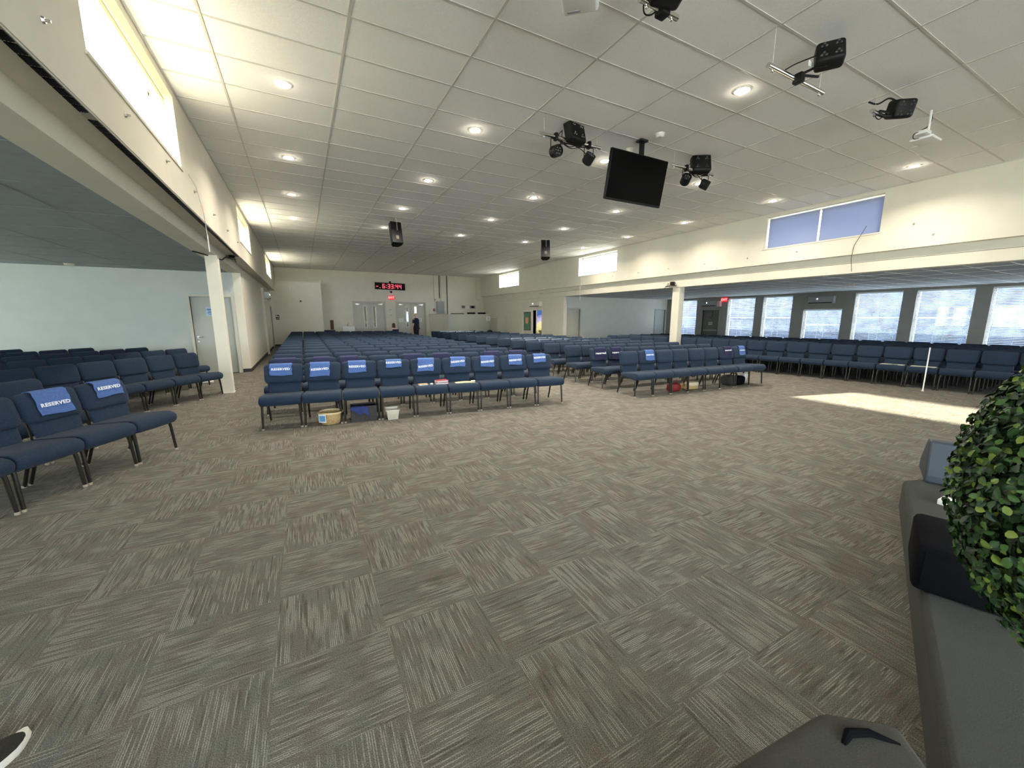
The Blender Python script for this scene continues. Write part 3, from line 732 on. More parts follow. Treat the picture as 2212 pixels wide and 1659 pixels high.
def cable(parent, pts, r=0.006):
    P = [Vector(p) for p in pts]; out = []
    for i in range(len(P)-1):
        p0, p1, p2, p3 = P[max(i-1, 0)], P[i], P[i+1], P[min(i+2, len(P)-1)]
        for k in range(5):
            t = k/5; out.append(0.5*((2*p1)+(-p0+p2)*t+(2*p0-5*p1+4*p2-p3)*t*t+(-p0+3*p1-3*p2+p3)*t**3))
    out.append(P[-1]); return MB().tube(out, r, 5).build('cable', m_black, parent)
def light_bar(label, x0, x1, y, z, cans, head=None, messy=True):
    t = thing('lighting_bar', label, 'stage lights', (x0, y, z), 0, 'lighting bars under the ceiling')
    w = x1-x0
    MB().tube([(0, 0, 0), (w, 0, 0)], 0.024, 12).build('pipe', m_chrome, t)
    for q in (0.07, w-0.07):
        MB().tube([(q, 0, 0.02), (q, 0, H-z-0.006)], 0.002, 4).build('hanging_wire', m_cord, t)
        MB().ball((q, 0, -0.035), 0.014, 8, 6).tube([(q, 0, 0.03), (q, 0, -0.03)], 0.008, 6).build('eye_bolt', m_chrome, t)
    for (q, yaw, tilt) in cans:
        MB().rbox((q, 0, 0.0), (0.05, 0.07, 0.10), 0.01).build('clamp', m_black, t)
        par_can(t, q, -0.03, yaw, tilt)
    if head:
        q, yaw, tilt = head
        MB().rbox((q, 0, 0.01), (0.07, 0.08, 0.09), 0.01).build('clamp', m_black, t)
        Rm = Matrix.Rotation(yaw, 3, 'Z') @ Matrix.Rotation(tilt, 3, 'X')
        head_box(t, (q+0.02, -0.03, 0.10), (0.32, 0.15, 0.30), Rm)
        MB().tube([(q-0.18, 0.0, 0.10), (q-0.18, 0.02, -0.04), (q+0.22, 0.02, -0.04), (q+0.22, 0, 0.1)], 0.007, 6).build('yoke', m_black, t)
    if messy:
        q = head[0] if head else w/2
        cable(t, [(q-0.3, 0, -0.02), (q-0.15, 0.03, -0.05), (q, 0.03, -0.09), (q+0.15, 0.02, -0.05), (q+0.3, 0.02, -0.03)])
        cable(t, [(q-0.16, 0.02, 0.12), (q-0.22, 0.03, 0.03), (q-0.05, 0.03, -0.07), (q+0.1, 0.03, -0.02), (q+0.17, 0.03, 0.1)])
        for (cx_, *_r) in cans: cable(t, [(cx_, 0.05, -0.12), (cx_+(0.1 if cx_ < q else -0.1), 0.05, -0.06), (q, 0.03, -0.03)])
    return t
light_bar('chrome lighting bar with two round lamps left of the television', 3.16, 4.25, 5.11, 4.15,
          [(0.27, radians(0), radians(100)), (0.87, radians(8), radians(48))], (0.56, radians(10), radians(-14)))
light_bar('chrome lighting bar with two round lamps right of the television', 5.66, 6.75, 4.98, 4.12,
          [(0.38, radians(-30), radians(60)), (0.88, radians(40), radians(120))], (0.68, radians(-30), radians(-14)))
t = light_bar('bare chrome bar with one boxy black light beside the bright lamp', 4.18, 5.20, 2.58, 4.0, [], None, False)
MB().rbox((0.50, -0.02, 0.0), (0.07, 0.09, 0.09), 0.01).build('clamp', m_black, t)
head_box(t, (0.66, -0.20, 0.16), (0.24, 0.15, 0.24), Matrix.Rotation(radians(-55), 3, 'Z') @ Matrix.Rotation(radians(-25), 3, 'X'))
MB().tube([(0.50, -0.03, 0.03), (0.56, -0.12, 0.06), (0.60, -0.22, 0.04)], 0.012, 6).tube([(0.52, -0.05, 0.02), (0.70, -0.1, 0.03)], 0.012, 6).build('arm', m_black, t)
cable(t, [(0.28, 0, 0.03), (0.40, -0.04, 0.10), (0.55, -0.14, 0.16)])
MB().box(0.5, 0.58, -0.1, -0.095, 0.08, 0.13).build('tag', m_paper, t)
t = light_bar('black box light and short dark bar at far right ceiling', 6.20, 6.34, 2.52, 4.02, [], None, False)
head_box(t, (0.46, -0.10, 0.08), (0.22, 0.20, 0.20), Matrix.Rotation(radians(-35), 3, 'Z') @ Matrix.Rotation(radians(20), 3, 'X'))
MB().tube([(0.1, 0, 0), (0.22, -0.03, -0.02), (0.36, -0.06, 0.0)], 0.02, 8).tube([(0.18, 0, 0.04), (0.3, -0.05, 0.03)], 0.012, 6).build('arm', m_black, t)
cable(t, [(0.02, 0.05, 0.12), (0.12, 0.0, 0.10), (0.25, -0.05, 0.17), (0.38, -0.08, 0.16)], 0.010)
cable(t, [(0.1, 0.02, 0.0), (0.2, 0, -0.05), (0.28, -0.04, 0.02), (0.36, -0.06, -0.02)])
t = light_bar('black stage light with clamp cut off by the top edge', 2.50, 2.92, 2.60, 4.02, [], None, False)
head_box(t, (0.20, -0.06, 0.10), (0.26, 0.15, 0.24), Matrix.Rotation(radians(-15), 3, 'Z') @ Matrix.Rotation(radians(-20), 3, 'X'))
MB().rbox((0.25, -0.0, 0.0), (0.09, 0.09, 0.09), 0.01).build('clamp', m_black, t)
cable(t, [(0.04, 0, 0.04), (0.08, 0.03, -0.05), (0.16, 0.03, -0.04), (0.22, 0, 0.02)])

# projectors
t = thing('projector', 'white projector with dangling black plug at the top edge', 'projector', (2.046, 2.767, 4.06))
b = MB().rbox((0, 0, 0), (0.29, 0.42, 0.12), 0.03, 3).build('projector_body', m_white, t)
MB().tube([(0.0, 0, 0.06), (0.0, 0, 0.294)], 0.025, 10).build('mount_pole', m_white, t)
MB().tube([(0.03, 0.20, -0.01), (0.04, 0.235, -0.02), (0.06, 0.24, -0.01), (0.08, 0.21, 0.0)], 0.005, 6).build('plug', m_black, t)
MB().box(-0.10, 0.0, 0.15, 0.17, -0.064, -0.060).build('vent', m_panelgrey, b)
t.rotation_euler = (0, 0, radians(-40.5))
t = thing('projector', 'white ceiling projector on pole with looped cable at right', 'projector', (7.05, 2.35, 0))
t.location = (7.75, 2.48, H-0.006)
MB().tube([(0, 0, 0), (0, 0, -0.30)], 0.014, 10).build('mount_pole', m_white, t)
b = MB().rbox((0.15, 0.06, -0.325), (0.34, 0.24, 0.035), 0.015, 3).build('projector_body', m_white, t)
MB().rbox((-0.08, 0.02, -0.29), (0.16, 0.12, 0.05), 0.015).build('mount_bracket', m_white, t)
cable(t, [(0.03, 0, -0.02), (0.05, 0.0, -0.12), (0.0, 0.02, -0.20), (-0.12, 0.04, -0.26), (-0.1, 0.05, -0.3)], 0.005)
cable(t, [(-0.05, 0.03, -0.28), (-0.15, 0.05, -0.28), (-0.24, 0.07, -0.33), (-0.2, 0.07, -0.37), (-0.08, 0.06, -0.34)], 0.005)

# hanging speakers
def hung_speaker(label, x, y, z, rz, tilt):
    t = thing('hanging_speaker', label, 'speaker', (x, y, z), rz, 'black speakers hung from the ceiling')
    Rm = Matrix.Rotation(tilt, 3, 'X')
    poly = [(-0.15, -0.14), (0.15, -0.14), (0.15, 0.04), (0.08, 0.16), (-0.08, 0.16), (-0.15, 0.04)]
    mb = MB().prism(poly, -0.32, 0.28); mb.v = [tuple(Rm @ Vector(p)) for p in mb.v]
    b = mb.build('cabinet', m_black, t)
    mb = MB().prism([(-0.04, -0.148), (0.04, -0.148), (0.04, -0.14), (-0.04, -0.14)], -0.22, -0.12); mb.v = [tuple(Rm @ Vector(p)) for p in mb.v]
    mb.build('connector_plate', m_conduit, b, smooth=0)
    MB().tube([(0.02, -0.13, -0.05), (0.02, -0.10, 0.3), (0.02, 0, H-z-0.006)], 0.006, 5).build('hanging_cable', m_cord, t)
    MB().tube([(-0.06, 0.05, 0.25), (-0.02, 0, H-z-0.006)], 0.004, 5).build('safety_wire', m_metal, t)
hung_speaker('black speaker hanging from the ceiling over the left chairs', 2.53, 11.8, 3.93, radians(6), radians(-16))
hung_speaker('black speaker hanging from the ceiling over the right chairs', 7.62, 11.9, 3.90, radians(-24), radians(-16))

# little cameras on the pillar tops
def cam_unit(label, x, y, z, s):
    t = thing('small_camera', label, 'camera', (x, y, z))
    MB().box(-0.14*0 - 0.05, 0.05, -0.2, 0.2, -0.02, 0.0).build('shelf', m_black, t, smooth=0)
    MB().rbox((0, -0.06, 0.07), (0.12, 0.14, 0.12), 0.02).build('camera_body', m_black, t)
    MB().lathe([(0.001, 0.02), (0.03, 0.02), (0.035, 0)], (0, -0.14, 0.07), 12, rot=Matrix.Rotation(pi/2, 3, 'X')).build('lens', m_lens, t)
    MB().tube([(0.02, 0.1, 0.0), (0.02, 0.12, 0.09), (0.02, 0.16, 0.08), (0.02, 0.18, -0.02), (0.03*s, 0.3, -0.06)], 0.008, 6).build('cable', m_black, t)
cam_unit('small black camera on a shelf above the left pillar', -1.34, 11.6, 2.98, 1)
cam_unit('small black camera on a shelf above the right pillar', 11.52, 9.80, 2.68, 1)
c2 = tag(MB().tube([(-1.36, 11.4, 2.95), (-1.40, 11.0, 2.92), (-1.43, 10.7, 2.82), (-1.5, 10.3, 2.825), (-1.6, 10.0, 2.825), (-1.72, 9.6, 2.825)], 0.012, 6).build('camera_cable', m_black), 'black cable looping round the left pillar top', 'cable')

# ------------------------------------------------------------------ end wall fittings
t = thing('countdown_clock', 'long black digital clock with red digits 6:33:44', 'clock', (5.14, YE-0.05, 3.53), 0)
t.rotation_euler = (0, radians(1.0), 0)
MB().rbox((0, 0, 0), (1.87, 0.09, 0.42), 0.01).build('clock_case', m_black, t)
SEG = {'6': 'afgecd', '3': 'abgcd', '4': 'fgbc', '-': 'g'}
def seg7(mb, ch, x, h=0.27, w=0.145, s=0.034):
    X0, X1 = x-w/2, x+w/2; A = {'a': (X0, X1, h/2-s, h/2), 'g': (X0, X1, -s/2, s/2), 'd': (X0, X1, -h/2, -h/2+s),
       'f': (X0, X0+s, 0, h/2), 'e': (X0, X0+s, -h/2, 0), 'b': (X1-s, X1, 0, h/2), 'c': (X1-s, X1, -h/2, 0)}
    for k in SEG[ch]:
        a = A[k]; mb.box(a[0], a[1], -0.052, -0.046, a[2], a[3])
mb = MB(); seg7(mb, '6', -0.41); seg7(mb, '3', -0.09); seg7(mb, '3', 0.12); seg7(mb, '4', 0.41); seg7(mb, '4', 0.62)
for x in (-0.25, 0.27):
    for z in (0.05, -0.09): mb.box(x-0.02, x+0.02, -0.052, -0.046, z-0.02, z+0.02)
mb.box(-0.87, -0.75, -0.052, -0.046, -0.05, -0.015).box(-0.66, -0.61, -0.052, -0.046, -0.135, -0.095)
mb.build('digits', m_clockred, t, smooth=0)
def wall_cam(label, x, z):
    t = thing('dome_camera', label, 'camera', (x, YE, z))
    MB().rbox((0, -0.03, 0), (0.1, 0.06, 0.1), 0.01).build('mount', m_black, t); MB().ball((0, -0.1, -0.01), 0.065, 12, 8).build('dome', m_black, t)
wall_cam('small black camera dome just above the red digital clock', 5.13, 3.80)
wall_cam('small black camera dome between the clock and exit sign', 5.18, 3.19)
def exit_sign(label, loc, rz, w=0.34, h=0.24, heads=False):
    t = thing('exit_sign', label, 'exit sign', loc, rz)
    MB().rbox((0, 0, 0), (w, 0.06, h), 0.01).build('sign_box', m_exit, t)
    MB().box(-w*0.42, w*0.42, -0.034, -0.030, -h*0.38, h*0.38).build('sign_face', m_exittext if False else m_exit, t, smooth=0)
    obj('letters', text_mesh('exit_letters', 'EXIT', h*0.72, m_exittext, 0.002, 0.02), t, (0, -0.038, 0), (pi/2, 0, 0))
    if heads:
        for s in (-1, 1): MB().lathe([(0.001, 0.05), (0.045, 0.05), (0.055, 0), (0.03, -0.04), (0.001, -0.04)], (s*0.26, -0.02, 0), 14, rot=Matrix.Rotation(pi/2, 3, 'X')).build('emergency_lamp', m_cream, t)
exit_sign('red glowing exit sign with side lamps between the double doors', (5.18, YE-0.031, 2.83), 0, 0.36, 0.24, True)
exit_sign('red glowing exit sign beside the window blinds', (OX-0.032, 12.97, 2.47), -pi/2, 0.30, 0.22)

def flat(name, label, cat, mat, x0, x1, z0, z1, y=YE, d=0.02, group=None):
    return tag(MB().box(x0, x1, y-d, y, z0, z1).build(name, mat, None, smooth=0), label, cat, group)
# conduits and panel
t = thing('electrical_panel', 'grey electrical panel on the far wall below the conduits', 'electrical panel', (8.41, YE, 2.25))
MB().rbox((0, -0.08, 0), (0.50, 0.16, 0.80), 0.01).build('panel_box', m_panelgrey, t); MB().rbox((0, -0.165, 0), (0.46, 0.012, 0.76), 0.004).build('panel_door', m_panelgrey, t)
tag(MB().tube([(8.38, YE-0.04, H), (8.38, YE-0.04, 2.95), (8.36, YE-0.10, 2.88)], 0.03, 8).build('conduit', m_conduit), 'dark conduit ending above the grey electrical panel', 'conduit', 'conduits on the far wall')
tag(MB().tube([(8.50, YE-0.03, H), (8.50, YE-0.03, 2.66)], 0.025, 8).build('conduit', m_cream), 'pale conduit running from ceiling down to the grey panel', 'conduit', 'conduits on the far wall')
tag(MB().tube([(8.92, YE-0.03, H), (8.92, YE-0.03, 1.80)], 0.028, 8).build('conduit', m_conduit), 'long dark conduit right of the grey electrical panel', 'conduit', 'conduits on the far wall')
tag(MB().tube([(8.01, YE-0.02, H), (8.01, YE-0.02, 2.6)], 0.012, 8).build('conduit', m_trimg), 'thin grey conduit left of the grey electrical panel', 'conduit', 'conduits on the far wall')
tag(MB().tube([(11.09, YE-0.05, H), (11.09, YE-0.05, 2.85), (11.25, YE-0.08, 2.74)], [0.035, 0.035, 0.03], 8).build('conduit', m_cream), 'cream pipe near the far right corner of the hall', 'conduit', 'conduits on the far wall')
t = thing('fire_alarm', 'small red fire alarm beside the grey electrical panel', 'fire alarm', (7.98, YE, 2.08)); MB().rbox((0, -0.03, 0), (0.13, 0.06, 0.17), 0.01).build('alarm_box', M('alarm_red', (0.3, 0.02, 0.02), 0.5), t); MB().box(-0.03, 0.03, -0.068, -0.06, -0.03, 0.03).build('pull_lever', m_paper, t)
tag(MB().rbox((8.07, YE-0.02, 2.76), (0.10, 0.04, 0.10), 0.01).build('junction_box', m_panelgrey), 'tiny grey box above the fire alarm', 'junction box')
# wall plates above the booth
for x0, x1, lab in ((9.98, 10.20, 'black control plate, left one above the sound booth'), (10.60, 10.98, 'black control plate, right one above the sound booth')):
    p = flat('control_plate', lab, 'wall plate', m_black, x0, x1, 2.22, 2.38, d=0.03)
    MB().box(x0+0.03, x0+0.07, YE-0.036, YE-0.03, 2.26, 2.34).box(x1-0.08, x1-0.04, YE-0.036, YE-0.03, 2.26, 2.34).build('buttons', m_paper, p, smooth=0)
t = thing('paper_note', 'white note with a cord between the black control plates', 'note', (10.43, YE, 2.28)); MB().box(-0.10, 0.10, -0.01, 0, -0.09, 0.09).build('sheet', m_paper, t, smooth=0); MB().tube([(0, -0.01, -0.09), (0.02, -0.03, -0.3), (-0.02, -0.03, -0.48)], 0.006, 5).build('cord', m_cord, t)
# notices on the pier between the doors
for x, z, lab in ((5.08, 2.05, 'upper faint white paper sheet on the pier between doors'), (5.14, 1.72, 'lower faint white paper sheet on the pier between doors')):
    p = flat('paper_sheet', lab, 'notice', M('faint_paper', (0.70, 0.68, 0.60), 0.8), x-0.12, x+0.12, z-0.14, z+0.14, d=0.006)
    MB().box(x-0.06, x+0.06, YE-0.009, YE-0.006, z-0.02, z+0.05).build('printed_mark', m_trimg, p, smooth=0)
flat('picture', 'small framed picture low on the wall right of the restroom block', 'picture', m_brown, 1.49, 1.68, 0.85, 1.42, d=0.03)
# restroom block fittings
Yb = 25.4
p = tag(MB().box(-1.27, -1.10, Yb-0.012, Yb, 1.46, 1.72).build('restroom_sign', m_black, None, smooth=0), 'small dark restroom sign by the brown door', 'sign')
MB().box(-1.25, -1.20, Yb-0.016, Yb-0.012, 1.60, 1.70).box(-1.18, -1.13, Yb-0.016, Yb-0.012, 1.58, 1.66).box(-1.25, -1.12, Yb-0.016, Yb-0.012, 1.50, 1.53).build('sign_marks', m_paper, p, smooth=0)
p = tag(MB().box(-0.04, 0.06, Yb-0.012, Yb, 2.44, 2.53).build('wall_switch', m_conduit, None, smooth=0), 'tiny dark wall plate high on the restroom block', 'wall plate')
tag(MB().rbox((-0.43, Yb-0.02, 3.19), (0.10, 0.04, 0.18), 0.01).build('wall_device', m_paper), 'small white box high on the restroom block', 'wall device')
tag(MB().rbox((2.46, YE-0.4, 0.52), (0.68, 0.5, 1.04), 0.01).build('white_cabinet', m_white), 'white cabinet in front of the far wall left of the doors', 'cabinet')
tag(MB().rbox((2.52, YE-0.4, 1.12), (0.22, 0.3, 0.12), 0.03).rbox((2.56, YE-0.4, 1.22), (0.14, 0.18, 0.14), 0.04).build('small_appliance', m_cream), 'small pale appliance on top of the white cabinet', 'appliance')
tag(MB().rbox((1.40, YE-0.6, 0.42), (0.6, 0.5, 0.84), 0.02).build('dark_bin', m_navyshirt), 'dark low box beside the restroom block', 'box')
# booth
t = thing('sound_booth', 'chest-high beige sound booth in the far right corner', 'booth', (0, 0, 0))
MB().box(8.16, 11.15, 24.0, 24.1, 0, 1.76).build('front_panel', m_booth, t, smooth=0)
mb = MB().prism([(8.16, 24.0), (8.16, 24.1), (7.72, 26.29), (7.62, 26.29)], 0, 1.76); mb.build('side_panel', m_wall, t, smooth=0)
MB().prism([(8.12, 23.97), (11.17, 23.97), (11.17, 24.14), (8.24, 24.14), (7.78, 26.29), (7.58, 26.29)], 1.76, 1.785).build('cap_rail', m_cream, t, smooth=0)
for x0, x1, z1, lab in ((8.38, 9.26, 1.83, 'long thin black monitor back on the sound booth'), (9.50, 10.04, 1.90, 'left thick black monitor back on the sound booth'), (10.24, 10.78, 1.90, 'right thick black monitor back on the sound booth')):
    tag(MB().rbox(((x0+x1)/2, 24.05, (1.787+z1)/2), (x1-x0, 0.10, z1-1.787), 0.02).build('monitor', m_black), lab, 'monitor')
p = tag(MB().box(10.80, 11.12, 23.988, 23.998, 1.36, 1.64).build('crossed_notice', m_paper, None, smooth=0), 'square white notice with a grey cross on the booth front', 'notice')
mb = MB()
for s in (-1, 1):
    mb.add([(10.96-s*0.10, 23.984, 1.40), (10.96-s*0.07, 23.984, 1.40), (10.96+s*0.10, 23.984, 1.60), (10.96+s*0.07, 23.984, 1.60)], [(0,1,2,3)])
mb.build('cross_mark', m_panelgrey, p, smooth=0)
t = thing('side_cabinet', 'tall grey beige cabinet against the wall right of the booth', 'cabinet', (11.33, 23.25, 0))
MB().box(-0.28, 0.3, -0.5, 0.5, 0, 1.54).build('cabinet_body', m_booth, t, smooth=0); MB().box(-0.30, -0.28, -0.48, 0.48, 0.02, 1.52).build('cabinet_door', m_trimg, t, smooth=0)
tag(MB().lathe([(0.001, 0), (0.18, 0), (0.2, 0.5), (0.16, 0.72), (0.001, 0.78)], (10.75, 23.3, 0), 16).build('waste_bin', m_black), 'small black bin beside the tall grey cabinet', 'bin')
# green display board on the flush wall (faces -X)
t = thing('display_board', 'green display board with an orange poster by the doorway', 'board', (11.65, 20.0, 1.36))
MB().box(-0.03, 0, -0.37, 0.37, -0.53, 0.53).build('board_frame', m_brown, t, smooth=0)
MB().box(-0.036, -0.03, -0.32, 0.32, -0.48, 0.48).build('board_panel', m_green, t, smooth=0)
mb = MB().add([(-0.042, -0.17, 0.22), (-0.042, 0.17, 0.22), (-0.042, 0.17, -0.08), (-0.042, 0, -0.16), (-0.042, -0.17, -0.08), (-0.036, -0.17, 0.22), (-0.036, 0.17, 0.22), (-0.036, 0.17, -0.08), (-0.036, 0, -0.16), (-0.036, -0.17, -0.08)],
              [(0,1,2,3,4), (0,5,6,1), (1,6,7,2), (2,7,8,3), (3,8,9,4), (4,9,5,0)])
mb.build('orange_poster', m_orange, t, smooth=0)
struct(MB().box(11.635, 11.65, 19.43, 19.52, 0, 1.96).box(11.635, 11.65, 20.50, 20.56, 0, 1.96).box(11.635, 11.65, 19.43, 20.56, 1.93, 1.99).build('trim_2', m_white, smooth=0))
tag(MB().tube([(11.64, 22.75, 1.64), (11.60, 22.76, 1.5), (11.63, 22.74, 1.40)], 0.012, 6).tube([(11.64, 22.60, 1.60), (11.62, 22.6, 1.45)], 0.01, 6).build('wall_hook', m_trimg), 'small hook on the wall right of the tall grey cabinet', 'hook')

# air conditioners
def aircon(label, loc, rz, w, h, mat, open_end=None):
    t = thing('air_conditioner', label, 'air conditioner', loc, rz, 'wall mounted air conditioners')
    b = MB().rbox((0, -0.10, 0), (w, 0.20, h), 0.03, 3).build('casing', mat, t)
    MB().box(-w*0.44, w*0.44, -0.206, -0.17, -h*0.47, -h*0.36).build('air_outlet', m_black, b, smooth=0)
    MB().rbox((0, -0.2, -h*0.28), (w*0.9, 0.012, h*0.10), 0.004).build('louver', mat, b)
    MB().ball((-w*0.12, -0.202, h*0.12), 0.02, 8, 5).build('indicator', m_acled, b)
    if open_end: MB().rbox((w*0.5+0.1, -0.09, -0.03), (0.18, 0.17, h*1.0), 0.02).build('duct_cover', m_pink, t)
aircon('cream wall air conditioner above the open doorway', (11.65, 18.95, 2.30), -pi/2, 1.10, 0.27, m_aclight)
aircon('grey air conditioner above the dark exit door', (OX, 13.75, 2.30), -pi/2, 0.90, 0.28, m_acgrey, True)
aircon('grey air conditioner above the short blind', (OX, 8.62, 2.30), -pi/2, 0.95, 0.30, m_acgrey)
aircon('white air conditioner high on the far left corridor wall', (-1.45, 22.0, 2.60), pi/2, 1.0, 0.30, m_white)

# ------------------------------------------------------------------ chairs
def yb(z): return 0.17 + (z-0.43)*0.22
def back_mesh():
    ZS = [0.43, 0.47, 0.53, 0.57, 0.596, 0.602, 0.606, 0.612, 0.622, 0.640, 0.665, 0.70, 0.76, 0.81, 0.84, 0.858, 0.871, 0.880, 0.885]
    NS, NT = 14, len(ZS)-1; vs = []; fs = []
    def lerp(z, tab):
        for (a, b), (c, d) in zip(tab, tab[1:]):
            if z <= c: return b+(d-b)*(z-a)/(c-a)
        return tab[-1][1]
    WT = [(0.43, 0.212), (0.602, 0.222), (0.606, 0.230), (0.612, 0.238), (0.622, 0.246), (0.640, 0.254), (0.665, 0.260), (0.70, 0.263), (0.84, 0.263), (0.858, 0.258), (0.871, 0.249), (0.880, 0.236), (0.885, 0.222)]
    BT = [(0.43, 0.012), (0.53, 0.020), (0.596, 0.012), (0.602, 0.004), (0.606, 0.026), (0.612, 0.036), (0.622, 0.044), (0.640, 0.050), (0.70, 0.052), (0.81, 0.048), (0.84, 0.043), (0.858, 0.036), (0.871, 0.026), (0.880, 0.014), (0.885, 0.003)]
    for side in (-1, 1):
        for z in ZS:
            w = lerp(z, WT); b = lerp(z, BT)
            for i in range(NS+1):
                s = sin((-1+2*i/NS)*pi/2*0.98)/sin(pi/2*0.98)
                k = sqrt(max(0, 1-abs(s)**7))
                th = b*(0.12+0.88*k) if side < 0 else min(b+0.012, 0.028)*(0.2+0.8*k)
                vs.append((w*s, yb(z)+side*th, z))
    n = (NS+1)*(NT+1)
    for j in range(NT):
        for i in range(NS):
            a = j*(NS+1)+i; fs.append((a, a+1, a+NS+2, a+NS+1)); fs.append((n+a, n+a+NS+1, n+a+NS+2, n+a+1))
        a = j*(NS+1); fs.append((a, a+NS+1, n+a+NS+1, n+a)); b = a+NS; fs.append((b, n+b, n+b+NS+1, b+NS+1))
    for i in range(NS):
        fs.append((i, n+i, n+i+1, i+1)); a = NT*(NS+1)+i; fs.append((a, a+1, n+a+1, n+a))
    m = MB(); m.add(vs, fs); return m
def seat_mb():
    # cross-section in y,z, lofted over x
    prof = [(-0.295, 0.352), (-0.320, 0.375), (-0.332, 0.41), (-0.328, 0.447), (-0.303, 0.478), (-0.255, 0.494), (-0.17, 0.492), (-0.05, 0.480), (0.08, 0.470), (0.17, 0.465), (0.19, 0.44), (0.185, 0.40), (0.10, 0.378), (-0.1, 0.366), (-0.24, 0.345)]
    xs = [(-1, 0.25), (-0.995, 0.70), (-0.975, 0.88), (-0.93, 0.97), (-0.7, 1.0), (0, 1.02), (0.7, 1.0), (0.93, 0.97), (0.975, 0.88), (0.995, 0.70), (1, 0.25)]
    vs = []; fs = []; n = len(prof)
    for (sx, k) in xs:
        for (y, z) in prof: vs.append((sx*0.262, -0.06+(y+0.06)*(0.9+0.1*k), 0.425+(z-0.425)*k))
    for i in range(len(xs)-1):
        for k in range(n):
            k2 = (k+1) % n; fs.append((i*n+k, (i+1)*n+k, (i+1)*n+k2, i*n+k2))
    fs.append(tuple(range(n))); fs.append(tuple(reversed(range((len(xs)-1)*n, len(xs)*n))))
    m = MB(); m.add(vs, fs); return m
def frame_mb():
    m = MB()
    for s in (-1, 1):
        m.tube([(s*0.232, -0.25, 0.372), (s*0.232, 0.18, 0.375), (s*0.22, 0.215, 0.45), (s*0.205, 0.285, 0.80)], 0.0105, 6)
    m.tube([(-0.232, -0.2, 0.37), (0.232, -0.2, 0.37)], 0.009, 6).tube([(-0.232, 0.14, 0.37), (0.232, 0.14, 0.37)], 0.009, 6)
    return m
def leg_mb(sx, rear):
    m = MB()
    if rear: m.tube([(sx*0.235, 0.14, 0.37), (sx*0.240, 0.20, 0.25), (sx*0.243, 0.29, 0.0)], [0.016, 0.0155, 0.0145], 8)
    else: m.tube([(sx*0.235, -0.235, 0.375), (sx*0.240, -0.248, 0.30), (sx*0.247, -0.27, 0.0)], [0.0175, 0.016, 0.0145], 8)
    p = (sx*0.243, 0.29) if rear else (sx*0.247, -0.27)
    m.lathe([(0.017, 0.0), (0.0185, 0.002), (0.018, 0.02), (0.0145, 0.024)], (p[0], p[1], 0), 8, 1)
    return m
def chair_proto():
    t = thing('stacking_chair', 'x x x x', 'chair')
    seat_mb().build('seat', m_fabric, t, smooth=75); back_mesh().build('backrest', m_fabric, t, smooth=75)
    frame_mb().build('seat_frame', m_leg, t)
    for rear in (0, 1):
        for s in (-1, 1): leg_mb(s, rear).build('leg', [m_leg, m_foot], t)
    return t
def chair_joined():
    m = MB(); a = seat_mb(); b = back_mesh(); m.add(a.v, a.f, 0); m.add(b.v, b.f, 0)
    f = frame_mb(); m.add(f.v, f.f, 1)
    for rear in (0, 1):
        for s in (-1, 1): l_ = leg_mb(s, rear); m.add(l_.v, l_.f, 1)
    return m
ORD = ['first', 'second', 'third', 'fourth', 'fifth', 'sixth', 'seventh', 'eighth', 'ninth', 'tenth', 'eleventh', 'twelfth', 'thirteenth', 'fourteenth', 'fifteenth', 'sixteenth', 'seventeenth', 'eighteenth', 'nineteenth', 'twentieth', 'twenty-first', 'twenty-second']
chairs = []   # (x, y, rz, sx, label, group, key)
# centre block: nine chairs a row
for k in range(17):
    yl, yr = 6.95 + 0.965*k - 0.25, 6.42 + 0.925*k - 0.25
    x0, x1 = -0.61, 4.25
    ang = math.atan2(yr-yl, x1-x0)
    for i in range(9):
        f = (i+0.5)/9; j = 0.012*sin(k*5.1+i*3.7)
        chairs.append((x0+(x1-x0)*f, yl+(yr-yl)*f + (j if k else j*0.4), ang, 1.0, 'blue padded chair, %s from the left in the %s row of the centre block' % (ORD[i], ORD[k] if k else 'front'), 'chairs of the centre block', ('C', k, i)))
# right block
for k in range(15):
    yl = 6.13 + 0.97*k - 0.25; n = 8 if k < 6 else (7 if k < 10 else (6 if k < 13 else 5))
    x0 = 5.77; pit = 0.487; ang = radians(-4.2)
    for i in range(n):
        x = x0+pit*(i+0.5)*cos(ang); y = yl - pit*(i+0.5)*abs(sin(ang))
        chairs.append((x, y + 0.012*sin(k*3.3+i*2.9), ang, 0.915, 'blue padded chair, %s from the left in the %s row of the right block' % (ORD[i], ORD[k] if k else 'front'), 'chairs of the right block', ('R', k, i)))
# window-side block, facing the aisle
def front_x(y):
    if y > 7.5: return 10.62 + (12.3-y)*0.235
    q = min(3.0, 7.5-y); x = 11.748 + 0.235*q - 0.0175*q*q
    return x + 0.13*max(0, 4.5-y)
for k in range(6):
    y = 11.95; i = 0
    while y > 1.6:
        x = front_x(y) + 0.60*k
        sl_ = (front_x(y-0.1)-front_x(y+0.1))/0.2
        rz = -pi/2 + math.atan(sl_)
        if not (abs(x-11.74) < 0.50 and abs(y-9.65) < 0.52):
            chairs.append((x, y, rz, 0.93, 'dark blue chair, %s from the far end of window-side row %s' % (ORD[i], ORD[k]), 'chairs of the window-side block', ('W', k, i)))
        i += 1; y -= 0.515*cos(math.atan(sl_))
